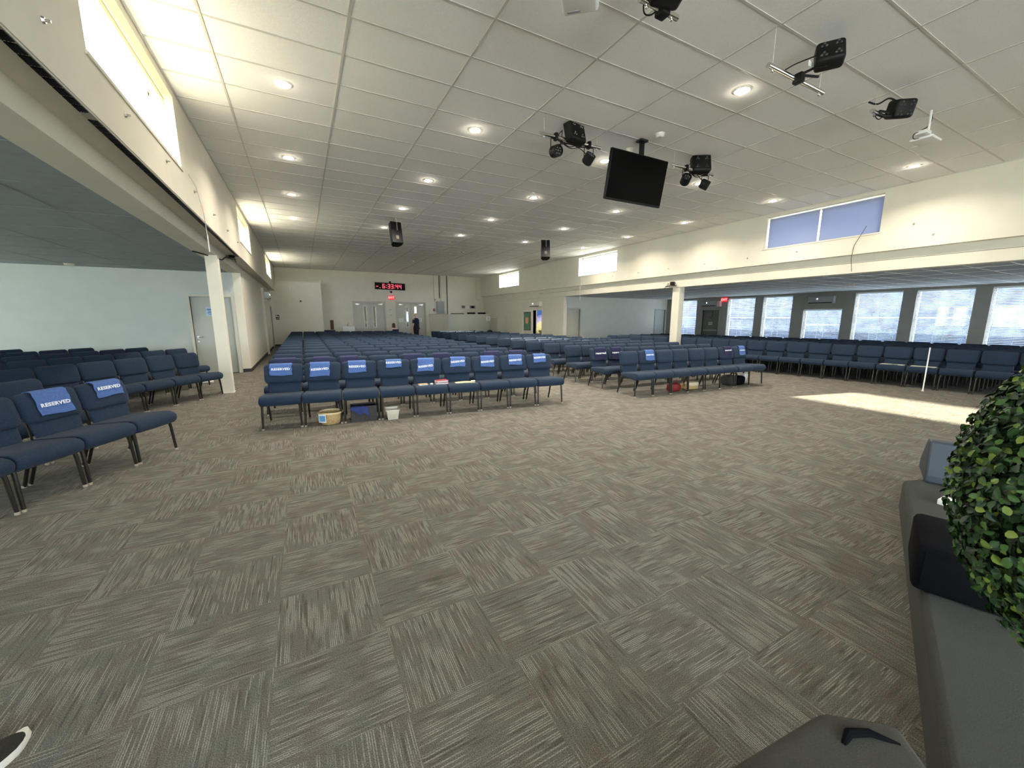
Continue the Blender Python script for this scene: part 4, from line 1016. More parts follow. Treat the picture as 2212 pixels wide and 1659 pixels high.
# left aisle rows
RD = Vector((-0.55, -0.835)); RN = Vector((0.835, -0.55))
ends = [((-1.72, 6.12), (-0.44, -0.898), 6, 0.535), ((-2.60, 6.62), (-0.44, -0.898), 5, 0.535), ((-1.78, 10.02), (-0.60, -0.80), 9, 0.50), ((-2.25, 11.55), (-0.60, -0.80), 10, 0.50),
        ((-3.15, 12.35), (-0.60, -0.80), 10, 0.50), ((-4.25, 12.80), (-0.60, -0.80), 9, 0.50), ((-5.5, 13.0), (-0.60, -0.80), 7, 0.50)]
LR = ['nearest', 'second', 'third', 'fourth', 'fifth', 'sixth', 'rearmost']
for k, (e, r, n, pit) in enumerate(ends):
    for i in range(n):
        x = e[0]+r[0]*pit*(i+0.5); y = e[1]+r[1]*pit*(i+0.5)
        if x < -0.47*y-0.7: continue
        if k in (3, 4, 5) and y < 7.6: continue
        rz = math.atan2(-r[1], -r[0])
        chairs.append((x, y, rz, pit/0.54, 'blue padded chair, %s from the aisle end in the %s left-aisle row' % (ORD[i], LR[k]), 'chairs of the left aisle', ('L', k, i)))
def dist(c): return sqrt(c[0]**2 + c[1]**2)
order = sorted(chairs, key=dist)
print('CHAIRS', len(chairs))
proto = chair_proto(); joined = chair_joined().mesh('stacking_chair', [m_fabric, m_leg], 60)
first = True; CH = {}
for n_, c in enumerate(order[:300]):
    x, y, rz, sx, lab, grp, key = c
    if dist(c) < 12.2:
        if first: o = proto; first = False
        else:
            o = copy_obj(proto)
            for ch in proto.children: copy_obj(ch, o)
    else:
        o = bpy.data.objects.new('stacking_chair', joined); COL.objects.link(o)
    o.location = (x, y, 0); o.rotation_euler = (0, 0, rz); o.scale = (sx, 1, 1)
    tag(o, lab, 'chair', grp); CH[key] = c
base = chair_joined(); rest = MB()
for c in order[300:]:
    x, y, rz, sx, lab, grp, key = c; ca, sa = cos(rz), sin(rz)
    rest.v += [(x+ca*p[0]*sx-sa*p[1], y+sa*p[0]*sx+ca*p[1], p[2]) for p in base.v]
    off = len(rest.v)-len(base.v)
    rest.f += [tuple(q+off for q in f) for f in base.f]; rest.m += base.m
if rest.v:
    o = rest.build('stacking_chairs', [m_fabric, m_leg], None, smooth=60)
    tag(o, 'many blue padded chairs in the farthest rows by the end wall', 'chair', 'far chairs', 'stuff')

# ------------------------------------------------------------------ towels over chair backs
def towel(key, label, w, dx, drop, mat, text=None, zt=0.80, skew=0.0, ts=0.062, wr=0.004, group='reserved towels on chair backs', backdrop=0.2):
    x, y, rz, sx, *_ = CH[key]
    t = thing('towel', label, 'towel', (x, y, 0), rz, group)
    path = []
    zt0 = 0.893
    n = 9
    for k in range(n+1):
        z = zt0-0.012-drop + (drop)*k/n; path.append((yb(z)-0.058, z))
    yt = yb(zt0)
    path += [(yt-0.050, zt0-0.004), (yt-0.022, zt0+0.006), (yt+0.008, zt0+0.006), (yt+0.030, zt0-0.004)]
    for k in range(1, 5):
        z = zt0-0.004-backdrop*k/4; path.append((yb(z)+0.034, z))
    NX = 10; vs = []; fs = []
    rnd = random.Random(hash(label) % 1000 if False else len(label)*7+key[2])
    ph = rnd.random()*6
    for j, (yy, z) in enumerate(path):
        for i in range(NX+1):
            s = -0.5+i/NX; fl = max(0, 1-j/n)
            xx = dx + s*w + skew*(zt0-z) + 0.004*sin(j*1.3+ph)*(1 if i in (0, NX) else 0)
            dy = -abs(wr*sin(s*9+ph+j*0.5))*fl - 0.002*fl
            vs.append((xx, yy+dy, z + 0.010*s*skew*5 - (0.006*sin(s*5+ph) if j == 0 else 0)))
    m = len(path); N = len(vs)
    vs += [(a, b+0.0035 if j < (n+2)*(NX+1) else b-0.0035, c-(0.003 if (n+1)*(NX+1) <= j < (n+4)*(NX+1) else 0)) for j, (a, b, c) in enumerate(vs)]
    for j in range(m-1):
        for i in range(NX):
            a = j*(NX+1)+i; fs.append((a, a+1, a+NX+2, a+NX+1)); fs.append((N+a, N+a+NX+1, N+a+NX+2, N+a+1))
        a = j*(NX+1); fs.append((a, a+NX+1, N+a+NX+1, N+a)); b = a+NX; fs.append((b, N+b, N+b+NX+1, b+NX+1))
    for i in range(NX):
        fs.append((i, N+i, N+i+1, i+1)); a = (m-1)*(NX+1)+i; fs.append((a, a+1, N+a+1, N+a))
    MB().add(vs, fs).build('towel_cloth', mat, t, smooth=70)
    if text:
        zc = zt0-zt
        obj('lettering', text_mesh('lettering', text, ts*0.93, m_text, 0.0012, 0.042, xs=1.12), t, (dx+skew*zt, yb(zc)-0.058-wr-0.006, zc), (radians(90-12.4), skew*0.8, 0))
    return t
RESV = [(0, -0.03, 0.30, 0.155, 0.075, 0.00), (1, -0.03, 0.28, 0.195, 0.10, -0.05), (2, -0.03, 0.27, 0.165, 0.085, 0.02), (3, 0.0, 0.25, 0.11, 0.045, 0.0), (4, 0.0, 0.28, 0.20, 0.13, -0.10),
        (5, 0.02, 0.27, 0.15, 0.075, -0.08), (6, 0.03, 0.26, 0.175, 0.10, -0.06), (7, 0.04, 0.27, 0.165, 0.095, -0.05), (8, 0.0, 0.26, 0.14, 0.065, -0.03)]
for i, dx, w, drop, zt, sk in RESV:
    towel(('C', 0, i), 'light blue towel printed RESERVED on the %s chair of the front centre row' % ORD[i], w, dx, drop, m_towel, 'RESERVED', zt, sk, 0.050)
for i, dx, w in ((0, 0.0, 0.32), (1, 0.03, 0.26), (2, -0.06, 0.30), (4, 0.0, 0.34), (5, 0.0, 0.30), (7, -0.02, 0.34), (8, 0.0, 0.3)):
    towel(('C', 1, i), 'purple towel over the %s chair of the second centre row' % ORD[i], w, dx, 0.2, m_towelp2, None, group='purple towels on the second row', wr=0.002)
towel(('R', 0, 1), 'light blue reserved towel near the left end of the right front row', 0.24, 0.05, 0.20, m_towel, 'RESERVED', 0.10, 0.0, 0.042)
towel(('R', 0, 6), 'dark navy reserved towel near the right end of the front row', 0.26, 0.02, 0.18, m_towelp, 'reserved', 0.08, 0.0, 0.055)
towel(('R', 0, 7), 'light blue reserved towel on the last chair of the right front row', 0.20, 0.06, 0.20, m_towel, 'RESERVED', 0.10, 0.0, 0.036)
towel(('R', 1, 0), 'dark purple reserved towel on the end chair behind the right front row', 0.32, 0.03, 0.26, m_towelp, 'reserved', 0.12, 0.0, 0.072)
towel(('R', 1, 1), 'dark purple reserved towel, half hidden behind the right front row', 0.28, 0.0, 0.26, m_towelp, 'reserved', 0.12, 0.0, 0.066)
towel(('L', 0, 0), 'light blue RESERVED towel on the end chair of the nearest left row', 0.30, 0.03, 0.155, m_towel, 'RESERVED', 0.075, 0.0, 0.052)
towel(('L', 0, 1), 'crumpled light blue RESERVED towel, one chair from the left row end', 0.30, 0.0, 0.22, m_towel, 'RESERVED', 0.135, 0.0, 0.052, wr=0.008)

# ------------------------------------------------------------------ small things on and under chairs
t = thing('wicker_basket', 'round tan wicker basket with a blue card under the front row', 'basket', (0.27, 6.42, 0))
prof = [(0.001, 0.004), (0.12, 0.0), (0.145, 0.03), (0.165, 0.10), (0.172, 0.17), (0.160, 0.17), (0.150, 0.10), (0.13, 0.035), (0.001, 0.02)]
MB().lathe(prof, (0, 0, 0), 28).build('basket_body', m_wicker, t)
MB().lathe([(0.160, 0.165), (0.180, 0.168), (0.182, 0.188), (0.160, 0.190), (0.160, 0.165)], (0, 0, 0), 28).build('rim', m_wickrim, t)
c = MB().rbox((-0.115, -0.135, 0.115), (0.105, 0.004, 0.115), 0.001, rot=Matrix.Rotation(radians(-30), 3, 'Z') if False else None)
cc = MB().box(-0.055, 0.055, -0.004, 0, -0.06, 0.06).build('card', m_paper, t, (-0.12, -0.145, 0.115), smooth=0); cc.rotation_euler = (0, 0, radians(-32))
MB().box(-0.045, 0.045, -0.006, -0.004, -0.045, 0.045).build('card_print', M('blue_print', (0.10, 0.28, 0.5), 0.7), cc, smooth=0)
t = thing('storage_bin', 'charcoal fabric box with navy cloth spilling out under the front row', 'box', (0.745, 6.42, 0), radians(-4))
mb = MB().box(-0.19, 0.19, -0.14, -0.13, 0, 0.24).box(-0.19, 0.19, 0.13, 0.14, 0, 0.24).box(-0.19, -0.18, -0.13, 0.13, 0, 0.24).box(0.18, 0.19, -0.13, 0.13, 0, 0.24).box(-0.18, 0.18, -0.13, 0.13, 0, 0.01)
mb.build('box_body', m_greycloth, t, smooth=0)
MB().box(-0.18, 0.18, -0.125, 0.125, 0.19, 0.215).build('dark_lining', m_blackm, t, smooth=0)
mb = MB().add([(-0.19, -0.155, 0.235), (0.03, -0.155, 0.240), (0.06, -0.158, 0.225), (-0.02, -0.162, 0.15), (-0.05, -0.160, 0.10), (-0.12, -0.158, 0.16), (-0.19, -0.156, 0.20), (0.03, -0.16, 0.12), (0.09, -0.162, 0.06), (0.075, -0.162, 0.10), (0.0, -0.10, 0.245), (-0.18, -0.10, 0.245)],
              [(0, 6, 5, 3, 1), (5, 4, 3), (1, 3, 2), (3, 7, 8, 9, 2), (0, 1, 10, 11)])
o = tag(mb.build('draped_cloth', m_navycloth, None, smooth=0), 'navy cloth hanging over the edge of the charcoal box', 'cloth'); o.location = t.location; o.rotation_euler = t.rotation_euler
sm_ = o.modifiers.new('s', 'SOLIDIFY'); sm_.thickness = 0.004
t = thing('plastic_basket', 'small cream rectangular basket under the front centre row', 'basket', (1.16, 6.27, 0), radians(-6))
mb = MB(); w0, w1 = 0.075, 0.095; h = 0.155
for (a, b, c, d) in ((-1, -1, 1, -1), (1, -1, 1, 1), (1, 1, -1, 1), (-1, 1, -1, -1)):
    mb.add([(a*w0, b*w0*1.3, 0), (c*w0, d*w0*1.3, 0), (c*w1, d*w1*1.3, h), (a*w1, b*w1*1.3, h)], [(0,1,2,3)])
mb.add([(-w0, -w0*1.3, 0.002), (w0, -w0*1.3, 0.002), (w0, w0*1.3, 0.002), (-w0, w0*1.3, 0.002)], [(0,1,2,3)])
bb = mb.build('basket_body', m_cream, t, smooth=0); sm_ = bb.modifiers.new('s', 'SOLIDIFY'); sm_.thickness = 0.004
mb = MB()
for k in range(7): mb.box(-0.07+k*0.0233-0.003, -0.07+k*0.0233+0.003, -0.128, -0.112, 0.02, 0.13)
mb.build('ribs', m_cream, t, smooth=0)
MB().tube([(-0.1, -0.13, h), (0.1, -0.13, h), (0.1, 0.13, h), (-0.1, 0.13, h), (-0.1, -0.13, h)], 0.007, 6).build('rim', m_cream, t)
# red handbag, brown and cream bag
def lump(name, mat, parent, c, d, seed=0, sub=3, amp=0.15):
    bm = bmesh.new(); bmesh.ops.create_icosphere(bm, subdivisions=sub, radius=0.5); rr = random.Random(seed); o_ = Vector((rr.random()*9, rr.random()*9, rr.random()*9))
    from mathutils import noise as nz
    for v in bm.verts:
        k = 1+amp*nz.noise(v.co*3+o_); p = v.co*k
        q = Vector((math.copysign(abs(p.x*2)**0.6, p.x)/2, math.copysign(abs(p.y*2)**0.6, p.y)/2, math.copysign(abs(p.z*2)**0.6, p.z)/2))
        v.co = Vector((q.x*d[0]+c[0], q.y*d[1]+c[1], max(c[2]-d[2]/2, q.z*d[2]+c[2])))
    me = bpy.data.meshes.new(name); bm.to_mesh(me); bm.free(); me.materials.append(mat)
    for p in me.polygons: p.use_smooth = True
    return obj(name, me, parent)
t = thing('handbag', 'dark red handbag on the floor under the right front row', 'bag', (7.02, 5.72, 0), radians(-6))
lump('bag_body', m_red, t, (0, 0, 0.095), (0.34, 0.16, 0.19), 3); MB().tube([(-0.1, -0.02, 0.17), (-0.07, -0.02, 0.24), (0.04, -0.02, 0.25), (0.09, -0.02, 0.17)], 0.008, 6).build('strap', m_red, t)
t = thing('tote_bag', 'slumped cream and brown bag beside the dark red handbag', 'bag', (7.50, 5.72, 0), radians(-10))
lump('bag_body', m_wicker, t, (0.02, 0, 0.07), (0.40, 0.2, 0.14), 5); lump('cream_flap', M('cream_canvas', (0.75, 0.62, 0.42), 0.8), t, (0.05, -0.03, 0.135), (0.32, 0.18, 0.10), 9)
MB().tube([(-0.16, -0.05, 0.10), (-0.2, -0.06, 0.2), (-0.08, -0.06, 0.24), (0.0, -0.04, 0.2)], 0.01, 6).build('strap', m_brown, t)
t = thing('equipment_case', 'dark grey soft case under the right front row', 'bag', (8.98, 5.66, 0), radians(-8))
lump('bag_body', m_greycloth, t, (-0.10, 0.03, 0.12), (0.30, 0.28, 0.25), 12, 3, 0.05); lump('front_pouch', m_blackm, t, (0.14, -0.03, 0.11), (0.30, 0.24, 0.22), 4, 3, 0.05)
MB().tube([(-0.1, 0, 0.24), (-0.05, -0.02, 0.28), (0.1, -0.02, 0.27), (0.14, 0, 0.21)], 0.01, 6).build('carry_handle', m_black, t)
t = thing('paper_bag', 'white paper bag under the last chair of the right front row', 'bag', (9.42, 5.68, 0), radians(10))
MB().add([(-0.06, -0.04, 0), (0.05, -0.04, 0), (0.05, 0.05, 0), (-0.06, 0.05, 0), (-0.08, -0.06, 0.24), (0.11, -0.07, 0.22), (0.11, 0.06, 0.23), (-0.08, 0.06, 0.25)], [(0,3,2,1), (0,1,5,4), (1,2,6,5), (2,3,7,6), (3,0,4,7)]).build('bag_body', m_paper, t, smooth=0)
MB().tube([(0.02, -0.06, 0.22), (0.04, -0.06, 0.30), (0.08, -0.06, 0.22)], 0.004, 5).build('bag_handle', m_cord, t)
# books and papers on seats
def on_seat(key, dx, dy): 
    x, y, rz, sx, *_ = CH[key]; return (x+cos(rz)*dx-sin(rz)*dy, y+sin(rz)*dx+cos(rz)*dy, 0.488), rz
loc, rz = on_seat(('C', 0, 4), -0.12, -0.14)
t = thing('small_book', 'small brown book lying on the fifth front-row seat', 'book', loc, rz+0.1); MB().box(-0.07, 0.07, -0.05, 0.05, 0.0, 0.018).build('pages', m_paper, t, smooth=0); MB().box(-0.073, 0.073, -0.053, 0.053, 0.018, 0.022).build('cover', m_wicker, t, smooth=0)
loc, rz = on_seat(('C', 0, 4), 0.02, -0.13)
tag(MB().rbox((0, 0, 0.012), (0.05, 0.03, 0.024), 0.008).build('small_item', m_paper, None, loc), 'tiny white item between the books on the front row', 'item')
loc, rz = on_seat(('C', 0, 4), 0.19, -0.12)
for k, (c_, w_) in enumerate(((m_redbook, 0.10), (m_redbook, 0.095))):
    t = thing('red_book', ['thick red book at the bottom of the pair on the front row', 'red book on top of another on the front-row seat'][k], 'book', (loc[0], loc[1], loc[2]+0.034*k), rz+0.15*k, 'red books on the front row')
    MB().box(-w_, w_, -0.065, 0.065, 0.004, 0.028).build('pages', m_paper, t, smooth=0); MB().box(-w_-0.004, w_+0.004, -0.07, 0.07, 0.028, 0.032).box(-w_-0.004, w_+0.004, -0.07, 0.07, 0.0, 0.004).build('cover', c_, t, smooth=0)
loc, rz = on_seat(('C', 0, 5), 0.05, -0.15)
t = thing('open_booklet', 'cream open booklet and papers on the sixth front-row seat', 'booklet', loc, rz-0.1)
MB().add([(-0.17, -0.06, 0.004), (0, -0.06, 0.016), (0.17, -0.06, 0.004), (-0.17, 0.08, 0.004), (0, 0.08, 0.016), (0.17, 0.08, 0.004), (-0.17, -0.06, 0), (0.17, -0.06, 0), (-0.17, 0.08, 0), (0.17, 0.08, 0)], [(0,1,4,3), (1,2,5,4), (6,8,9,7), (0,6,7,2,1), (3,4,5,9,8), (0,3,8,6), (2,7,9,5)]).build('pages', m_wickrim, t, smooth=0)
MB().rbox((0.14, 0.02, 0.022), (0.07, 0.05, 0.02), 0.008).build('folded_tissue', m_paper, t)
# papers on two window-side seats and a leaning pole
near = sorted([c for k_, c in CH.items() if k_[0] == 'W' and k_[1] == 0], key=lambda c: abs(c[1]-4.05))[0][6]
near2 = sorted([c for k_, c in CH.items() if k_[0] == 'W' and k_[1] == 0], key=lambda c: abs(c[1]-3.45))[0][6]
for key, lab in ((near, 'flat beige paper sheet on a window-side seat'), (near2, 'beige card on the seat beside the white pole')):
    loc, rz = on_seat(key, 0.0, -0.12)
    t = thing('paper_sheet', lab, 'paper', loc, rz); MB().box(-0.20, 0.20, -0.14, 0.10, 0.0, 0.006).build('sheet', m_cream, t, smooth=0)
    MB().box(0.0, 0.1, -0.10, -0.02, 0.006, 0.009).build('printed_mark', m_conduit, t, smooth=0) if key == near else MB().box(-0.18, 0.18, -0.146, -0.14, -0.02, 0.006).build('folded_edge', m_cream, t, smooth=0)
t = thing('white_pole', 'thin white pole leaning on the window-side chairs', 'pole', (11.80, 3.17, 0)); MB().tube([(0, 0, 0.02), (0.36, 0.10, 0.93)], 0.012, 8).build('shaft', m_white, t); MB().tube([(-0.008, -0.002, 0.0), (0, 0, 0.03)], 0.02, 8).build('tip', m_cream, t)
tag(MB().rbox((-2.19, 11.9, 0.03), (0.26, 0.10, 0.06), 0.02).build('white_bottle', m_paper), 'white object on the floor behind the left pillar', 'bottle')

# ------------------------------------------------------------------ stage, wedge, sub box, carpeted cabinet
ST = [(4.35, 1.19), (9.5, -0.4), (9.5, -5.8), (-0.9, -5.8), (-0.9, -0.64)]
stg = thing('stage_platform', 'low dark carpeted stage platform at the right edge', 'stage', (0, 0, 0))
mb = MB().prism(list(reversed(ST)), 0, 0.25)
o = mb.build('platform_deck', m_stage, stg, smooth=0); bv = o.modifiers.new('b', 'BEVEL'); bv.width = 0.03; bv.segments = 3
t = thing('floor_monitor', 'slate grey wedge stage monitor half hidden by the topiary', 'speaker', (4.75, 0.82, 0.25), radians(-70))
mb = MB()
pf = [(-0.20, 0.0), (0.24, 0.0), (0.24, 0.10), (-0.02, 0.34), (-0.14, 0.34), (-0.20, 0.06)]
mb.add([(-0.36, y, z) for y, z in pf] + [(0.36, y, z) for y, z in pf], [(0,1,2,3,4,5), (11,10,9,8,7,6)] + [(i, 6+i, 6+(i+1) % 6, (i+1) % 6) for i in range(6)])
b = mb.build('monitor_cabinet', m_wedge, t, smooth=0); bv = b.modifiers.new('b', 'BEVEL'); bv.width = 0.015; bv.segments = 2
t = tag(MB().rbox((0, 0, 0.02), (0.12, 0.07, 0.04), 0.006).build('white_plug', m_paper, None, (4.05, 0.86, 0.25)), 'small white plug on the stage beside the wedge monitor', 'plug')
t = thing('stage_subwoofer', 'black box speaker on the stage left of the topiary', 'speaker', (2.88, 0.49, 0.25), radians(18))
MB().rbox((0, 0, 0.125), (0.46, 0.42, 0.25), 0.03).build('cabinet', m_blackm, t); MB().rbox((-0.232, 0, 0.12), (0.006, 0.36, 0.19), 0.004).build('grille', m_blackm, t)
mb = MB().prism([(0.74, 0.09), (1.25, 0.16), (1.37, 0.30), (1.22, 0.42), (0.70, 0.47)], 0, 0.5)
t = thing('carpeted_cabinet', 'dark carpeted cabinet corner at the bottom right edge', 'cabinet', (0, 0, 0))
o = mb.build('cabinet_body', m_rug, t, smooth=0); bv = o.modifiers.new('b', 'BEVEL'); bv.width = 0.035; bv.segments = 4
MB().tube([(1.16, 0.34, 0.498), (1.20, 0.345, 0.505), (1.25, 0.32, 0.504), (1.29, 0.27, 0.498)], [0.006, 0.012, 0.010, 0.004], 8).build('handle_slot', m_blackm, t)

# ------------------------------------------------------------------ topiary
bc = Vector((0.81, -0.08, 1.396)); br = 0.25
t = thing('boxwood_topiary', 'round boxwood topiary ball with glossy green leaves at right', 'plant', (bc.x, bc.y, 0.25))
MB().ball((0, 0, bc.z-0.25), br*0.90, 32, 20).build('inner_core', m_leafcore, t)  # plain dark green ball filling the space behind the leaves
rr = random.Random(11); vs = []; fs = []
for n_ in range(42000):
    z = rr.uniform(-1, 1); a = rr.uniform(0, 2*pi); q = sqrt(1-z*z); nrm = Vector((q*cos(a), q*sin(a), z))
    rad = br*rr.choice((rr.uniform(0.86, 0.95), rr.uniform(0.93, 1.01)))
    axis = (nrm + Vector((rr.gauss(0, 0.42), rr.gauss(0, 0.42), rr.gauss(0, 0.42)+0.2))).normalized()   # leaf normal
    d = axis.cross(Vector((rr.gauss(0, 1), rr.gauss(0, 1), rr.gauss(0, 1)))).normalized(); s = axis.cross(d)
    ln = rr.uniform(0.0075, 0.0125); w = ln*rr.uniform(0.30, 0.40)
    c = nrm*rad; cup = 0.18*ln
    o_ = len(vs); P = [(-0.5, 0, 0), (-0.28, 0.75, 0.6), (0.08, 1.0, 0.8), (0.36, 0.6, 0.5), (0.52, 0, 0), (0.36, -0.6, 0.5), (0.08, -1.0, 0.8), (-0.28, -0.75, 0.6), (0.05, 0, -0.2)]
    for (a_, b_, c_) in P: vs.append(c + d*(a_*ln) + s*(b_*w) + axis*(c_*cup) + Vector((0, 0, bc.z-0.25)))
    fs += [(o_+i, o_+(i+1) % 8, o_+8) for i in range(8)]
me = bpy.data.meshes.new('foliage'); me.from_pydata([tuple(v) for v in vs], [], fs); me.materials.append(m_leaf)
me.polygons.foreach_set('use_smooth', [True]*len(me.polygons)); me.update(); obj('foliage', me, t)
MB().tube([(0, 0, 0.38), (0.005, 0, 0.6), (0, 0, 0.95)], 0.018, 8).build('stem', m_brown, t)
MB().lathe([(0.001, 0), (0.12, 0), (0.16, 0.42), (0.175, 0.42), (0.175, 0.45), (0.15, 0.45), (0.14, 0.38), (0.001, 0.38)], (0, 0, 0), 24).build('pot', m_black, t)

# ------------------------------------------------------------------ shoe
t = thing('sneaker', 'dark sneaker with a white sole at the bottom left corner', 'shoe', (-1.145, 1.862, 0), math.atan2(0.81, 0.58)-radians(2))
def shoe_outline(n=28):
    out = []
    for k in range(n):
        a = 2*pi*k/n; x = 0.148*cos(a); w = 0.050 if x > 0 else 0.040
        out.append((x, w*sin(a)*(1 + 0.10*cos(a))*(1-0.0)))
    return out
ol = shoe_outline()
vs = []; n = len(ol)
for (k, z, dz) in ((0.97, 0.0, 0.006), (1.03, 0.010, 0.008), (1.0, 0.032, 0.004)):
    for (x, y) in ol: vs.append((x*k, y*k, z + (0.022 if x > 0.11 else 0)*((x-0.11)/0.04 if x > 0.11 else 0)))
fs = [(i+r_*n, (i+1) % n+r_*n, (i+1) % n+(r_+1)*n, i+(r_+1)*n) for r_ in range(2) for i in range(n)] + [tuple(reversed(range(n))), tuple(range(2*n, 3*n))]
MB().add(vs, fs).build('sole', m_sole, t)
vs = []
for (f, z) in ((0.99, 0.030), (0.99, 0.050), (0.90, 0.070), (0.74, 0.085), (0.45, 0.095)):
    for (x, y) in ol:
        xx = x*f - (1-f)*0.10; hh = z + (0.0 if x > 0 else 0.035*min(1, -x/0.08))*((z-0.03)/0.065) - (0.03*max(0, x/0.148))*((z-0.03)/0.065)
        vs.append((xx, y*(f if f > 0.8 else f*0.9), hh))
fs = [(i+r_*n, (i+1) % n+r_*n, (i+1) % n+(r_+1)*n, i+(r_+1)*n) for r_ in range(4) for i in range(n)] + [tuple(range(4*n, 5*n))]
MB().add(vs, fs).build('upper', m_sneak, t, smooth=60)
mb = MB()
for k in range(4): x = 0.03-k*0.022; mb.tube([(x, -0.026, 0.082+k*0.005), (x-0.004, 0, 0.092+k*0.006), (x, 0.026, 0.082+k*0.005)], 0.003, 5)
mb.build('laces', m_greycloth, t)

# ------------------------------------------------------------------ people
def skin_body(name, mat, parent, joints, edges, root=0, sub=2):
    me = bpy.data.meshes.new(name); me.from_pydata([j[0] for j in joints], edges, [])
    o = bpy.data.objects.new(name, me); COL.objects.link(o); o.parent = parent
    sk = o.modifiers.new('skin', 'SKIN'); sk.use_smooth_shade = True
    for i, j in enumerate(joints):
        r = j[1]; me.skin_vertices[0].data[i].radius = (r, r) if not isinstance(r, tuple) else r
    me.skin_vertices[0].data[root].use_root = True
    sb = o.modifiers.new('sub', 'SUBSURF'); sb.levels = sub; sb.render_levels = sub
    me.materials.append(mat)
    dg = bpy.context.evaluated_depsgraph_get(); me2 = bpy.data.meshes.new_from_object(o.evaluated_get(dg))
    o.modifiers.clear(); o.data = me2
    for p in me2.polygons: p.use_smooth = True
    return o
def rings(name, mat, parent, rs, n=16):
    vs = []; fs = []
    for (cx, cy, z, rx, ry) in rs:
        for k in range(n): a = 2*pi*k/n; vs.append((cx+rx*cos(a), cy+ry*sin(a), z))
    for i in range(len(rs)-1):
        for k in range(n): k2 = (k+1) % n; fs.append((i*n+k, i*n+k2, (i+1)*n+k2, (i+1)*n+k))
    fs.append(tuple(reversed(range(n)))); fs.append(tuple(range((len(rs)-1)*n, len(rs)*n)))
    return MB().add(vs, fs).build(name, mat, parent, smooth=70)
# standing man, back half turned to the camera
t = thing('person', 'person standing by the far doors in a dark navy shirt', 'person', (6.02, 23.6, 0), radians(215))
J = [((0, 0, 0.98), 0.12), ((0, 0, 1.18), 0.12), ((0, 0.01, 1.40), 0.12), ((0, 0.01, 1.52), 0.07), ((0, 0.0, 1.60), 0.055), ((0, -0.02, 1.70), 0.088), ((0, -0.01, 1.79), 0.078),
     ((-0.21, 0.01, 1.46), 0.058), ((-0.27, 0.03, 1.18), 0.045), ((-0.26, -0.05, 0.94), 0.032), ((-0.26, -0.07, 0.87), (0.018, 0.038)),
     ((0.21, 0.01, 1.46), 0.058), ((0.27, 0.03, 1.18), 0.045), ((0.24, -0.06, 0.95), 0.032), ((0.24, -0.08, 0.88), (0.018, 0.038)),
     ((-0.10, 0, 0.90), 0.095), ((-0.11, -0.01, 0.50), 0.06), ((-0.11, 0.02, 0.09), 0.04), ((-0.12, -0.12, 0.04), 0.035),
     ((0.10, 0, 0.90), 0.095), ((0.11, 0.01, 0.50), 0.06), ((0.11, 0.04, 0.09), 0.04), ((0.12, -0.10, 0.04), 0.035)]
E_ = [(0, 1), (1, 2), (2, 3), (3, 4), (4, 5), (5, 6), (2, 7), (7, 8), (8, 9), (9, 10), (2, 11), (11, 12), (12, 13), (13, 14), (0, 15), (15, 16), (16, 17), (17, 18), (0, 19), (19, 20), (20, 21), (21, 22)]
for hb, sx in ((10, -1), (14, 1)):
    bx, by, bz = J[hb][0]
    for k in range(4):
        i0 = len(J); ln = (0.062, 0.07, 0.066, 0.052)[k]; yy = by-0.03+k*0.02
        J += [((bx, yy, bz-0.045), 0.009), ((bx+sx*0.004, yy-0.008, bz-0.045-ln), 0.008)]; E_ += [(hb, i0), (i0, i0+1)]
    i0 = len(J); J += [((bx-sx*0.01, by-0.045, bz-0.01), 0.010), ((bx-sx*0.012, by-0.06, bz-0.05), 0.009)]; E_ += [(hb, i0), (i0, i0+1)]
body = skin_body('body', m_skin, t, J, E_)
MB().ball((0, -0.112, 1.70), 0.014, 8, 6).build('nose', m_skin, body)
for s in (-1, 1): MB().ball((s*0.030, -0.098, 1.725), 0.010, 8, 6).build('eye', m_black, body); MB().ball((s*0.082, 0.0, 1.70), 0.022, 8, 6, sc=(0.4, 0.8, 1.2)).build('ear', m_skin, body)
MB().rbox((0, -0.102, 1.662), (0.045, 0.01, 0.008), 0.003).build('mouth', m_red, body)
MB().ball((0, 0.015, 1.765), 0.094, 16, 12, sc=(0.92, 1.02, 0.85)).build('hair', m_hairl, t)
rings('shirt', m_navyshirt, t, [(0, 0, 0.88, 0.19, 0.15), (0, 0, 0.98, 0.20, 0.165), (0, 0, 1.15, 0.20, 0.165), (0, 0.01, 1.30, 0.215, 0.165), (0, 0.01, 1.42, 0.225, 0.15), (0, 0.01, 1.49, 0.20, 0.12), (0, 0.01, 1.545, 0.08, 0.08)])
for s in (-1, 1):
    skin_body('sleeve', m_lightshirt if s < 0 else m_navyshirt, t, [((s*0.17, 0.01, 1.46), 0.075), ((s*0.235, 0.015, 1.38), 0.072), ((s*0.265, 0.025, 1.22), 0.064)], [(0, 1), (1, 2)])
T_ = [((0, 0, 0.98), (0.165, 0.125)), ((-0.10, 0, 0.86), 0.105), ((-0.11, -0.01, 0.50), 0.078), ((-0.11, 0.02, 0.10), 0.065), ((0.10, 0, 0.86), 0.105), ((0.11, 0.01, 0.50), 0.078), ((0.11, 0.04, 0.10), 0.065)]
skin_body('trousers', m_trouser, t, T_, [(0, 1), (1, 2), (2, 3), (0, 4), (4, 5), (5, 6)])
for s, y in ((-1, -0.04), (1, -0.02)): MB().rbox((s*0.115, y-0.02, 0.04), (0.10, 0.28, 0.08), 0.03, 3).build('shoe', m_black, t)
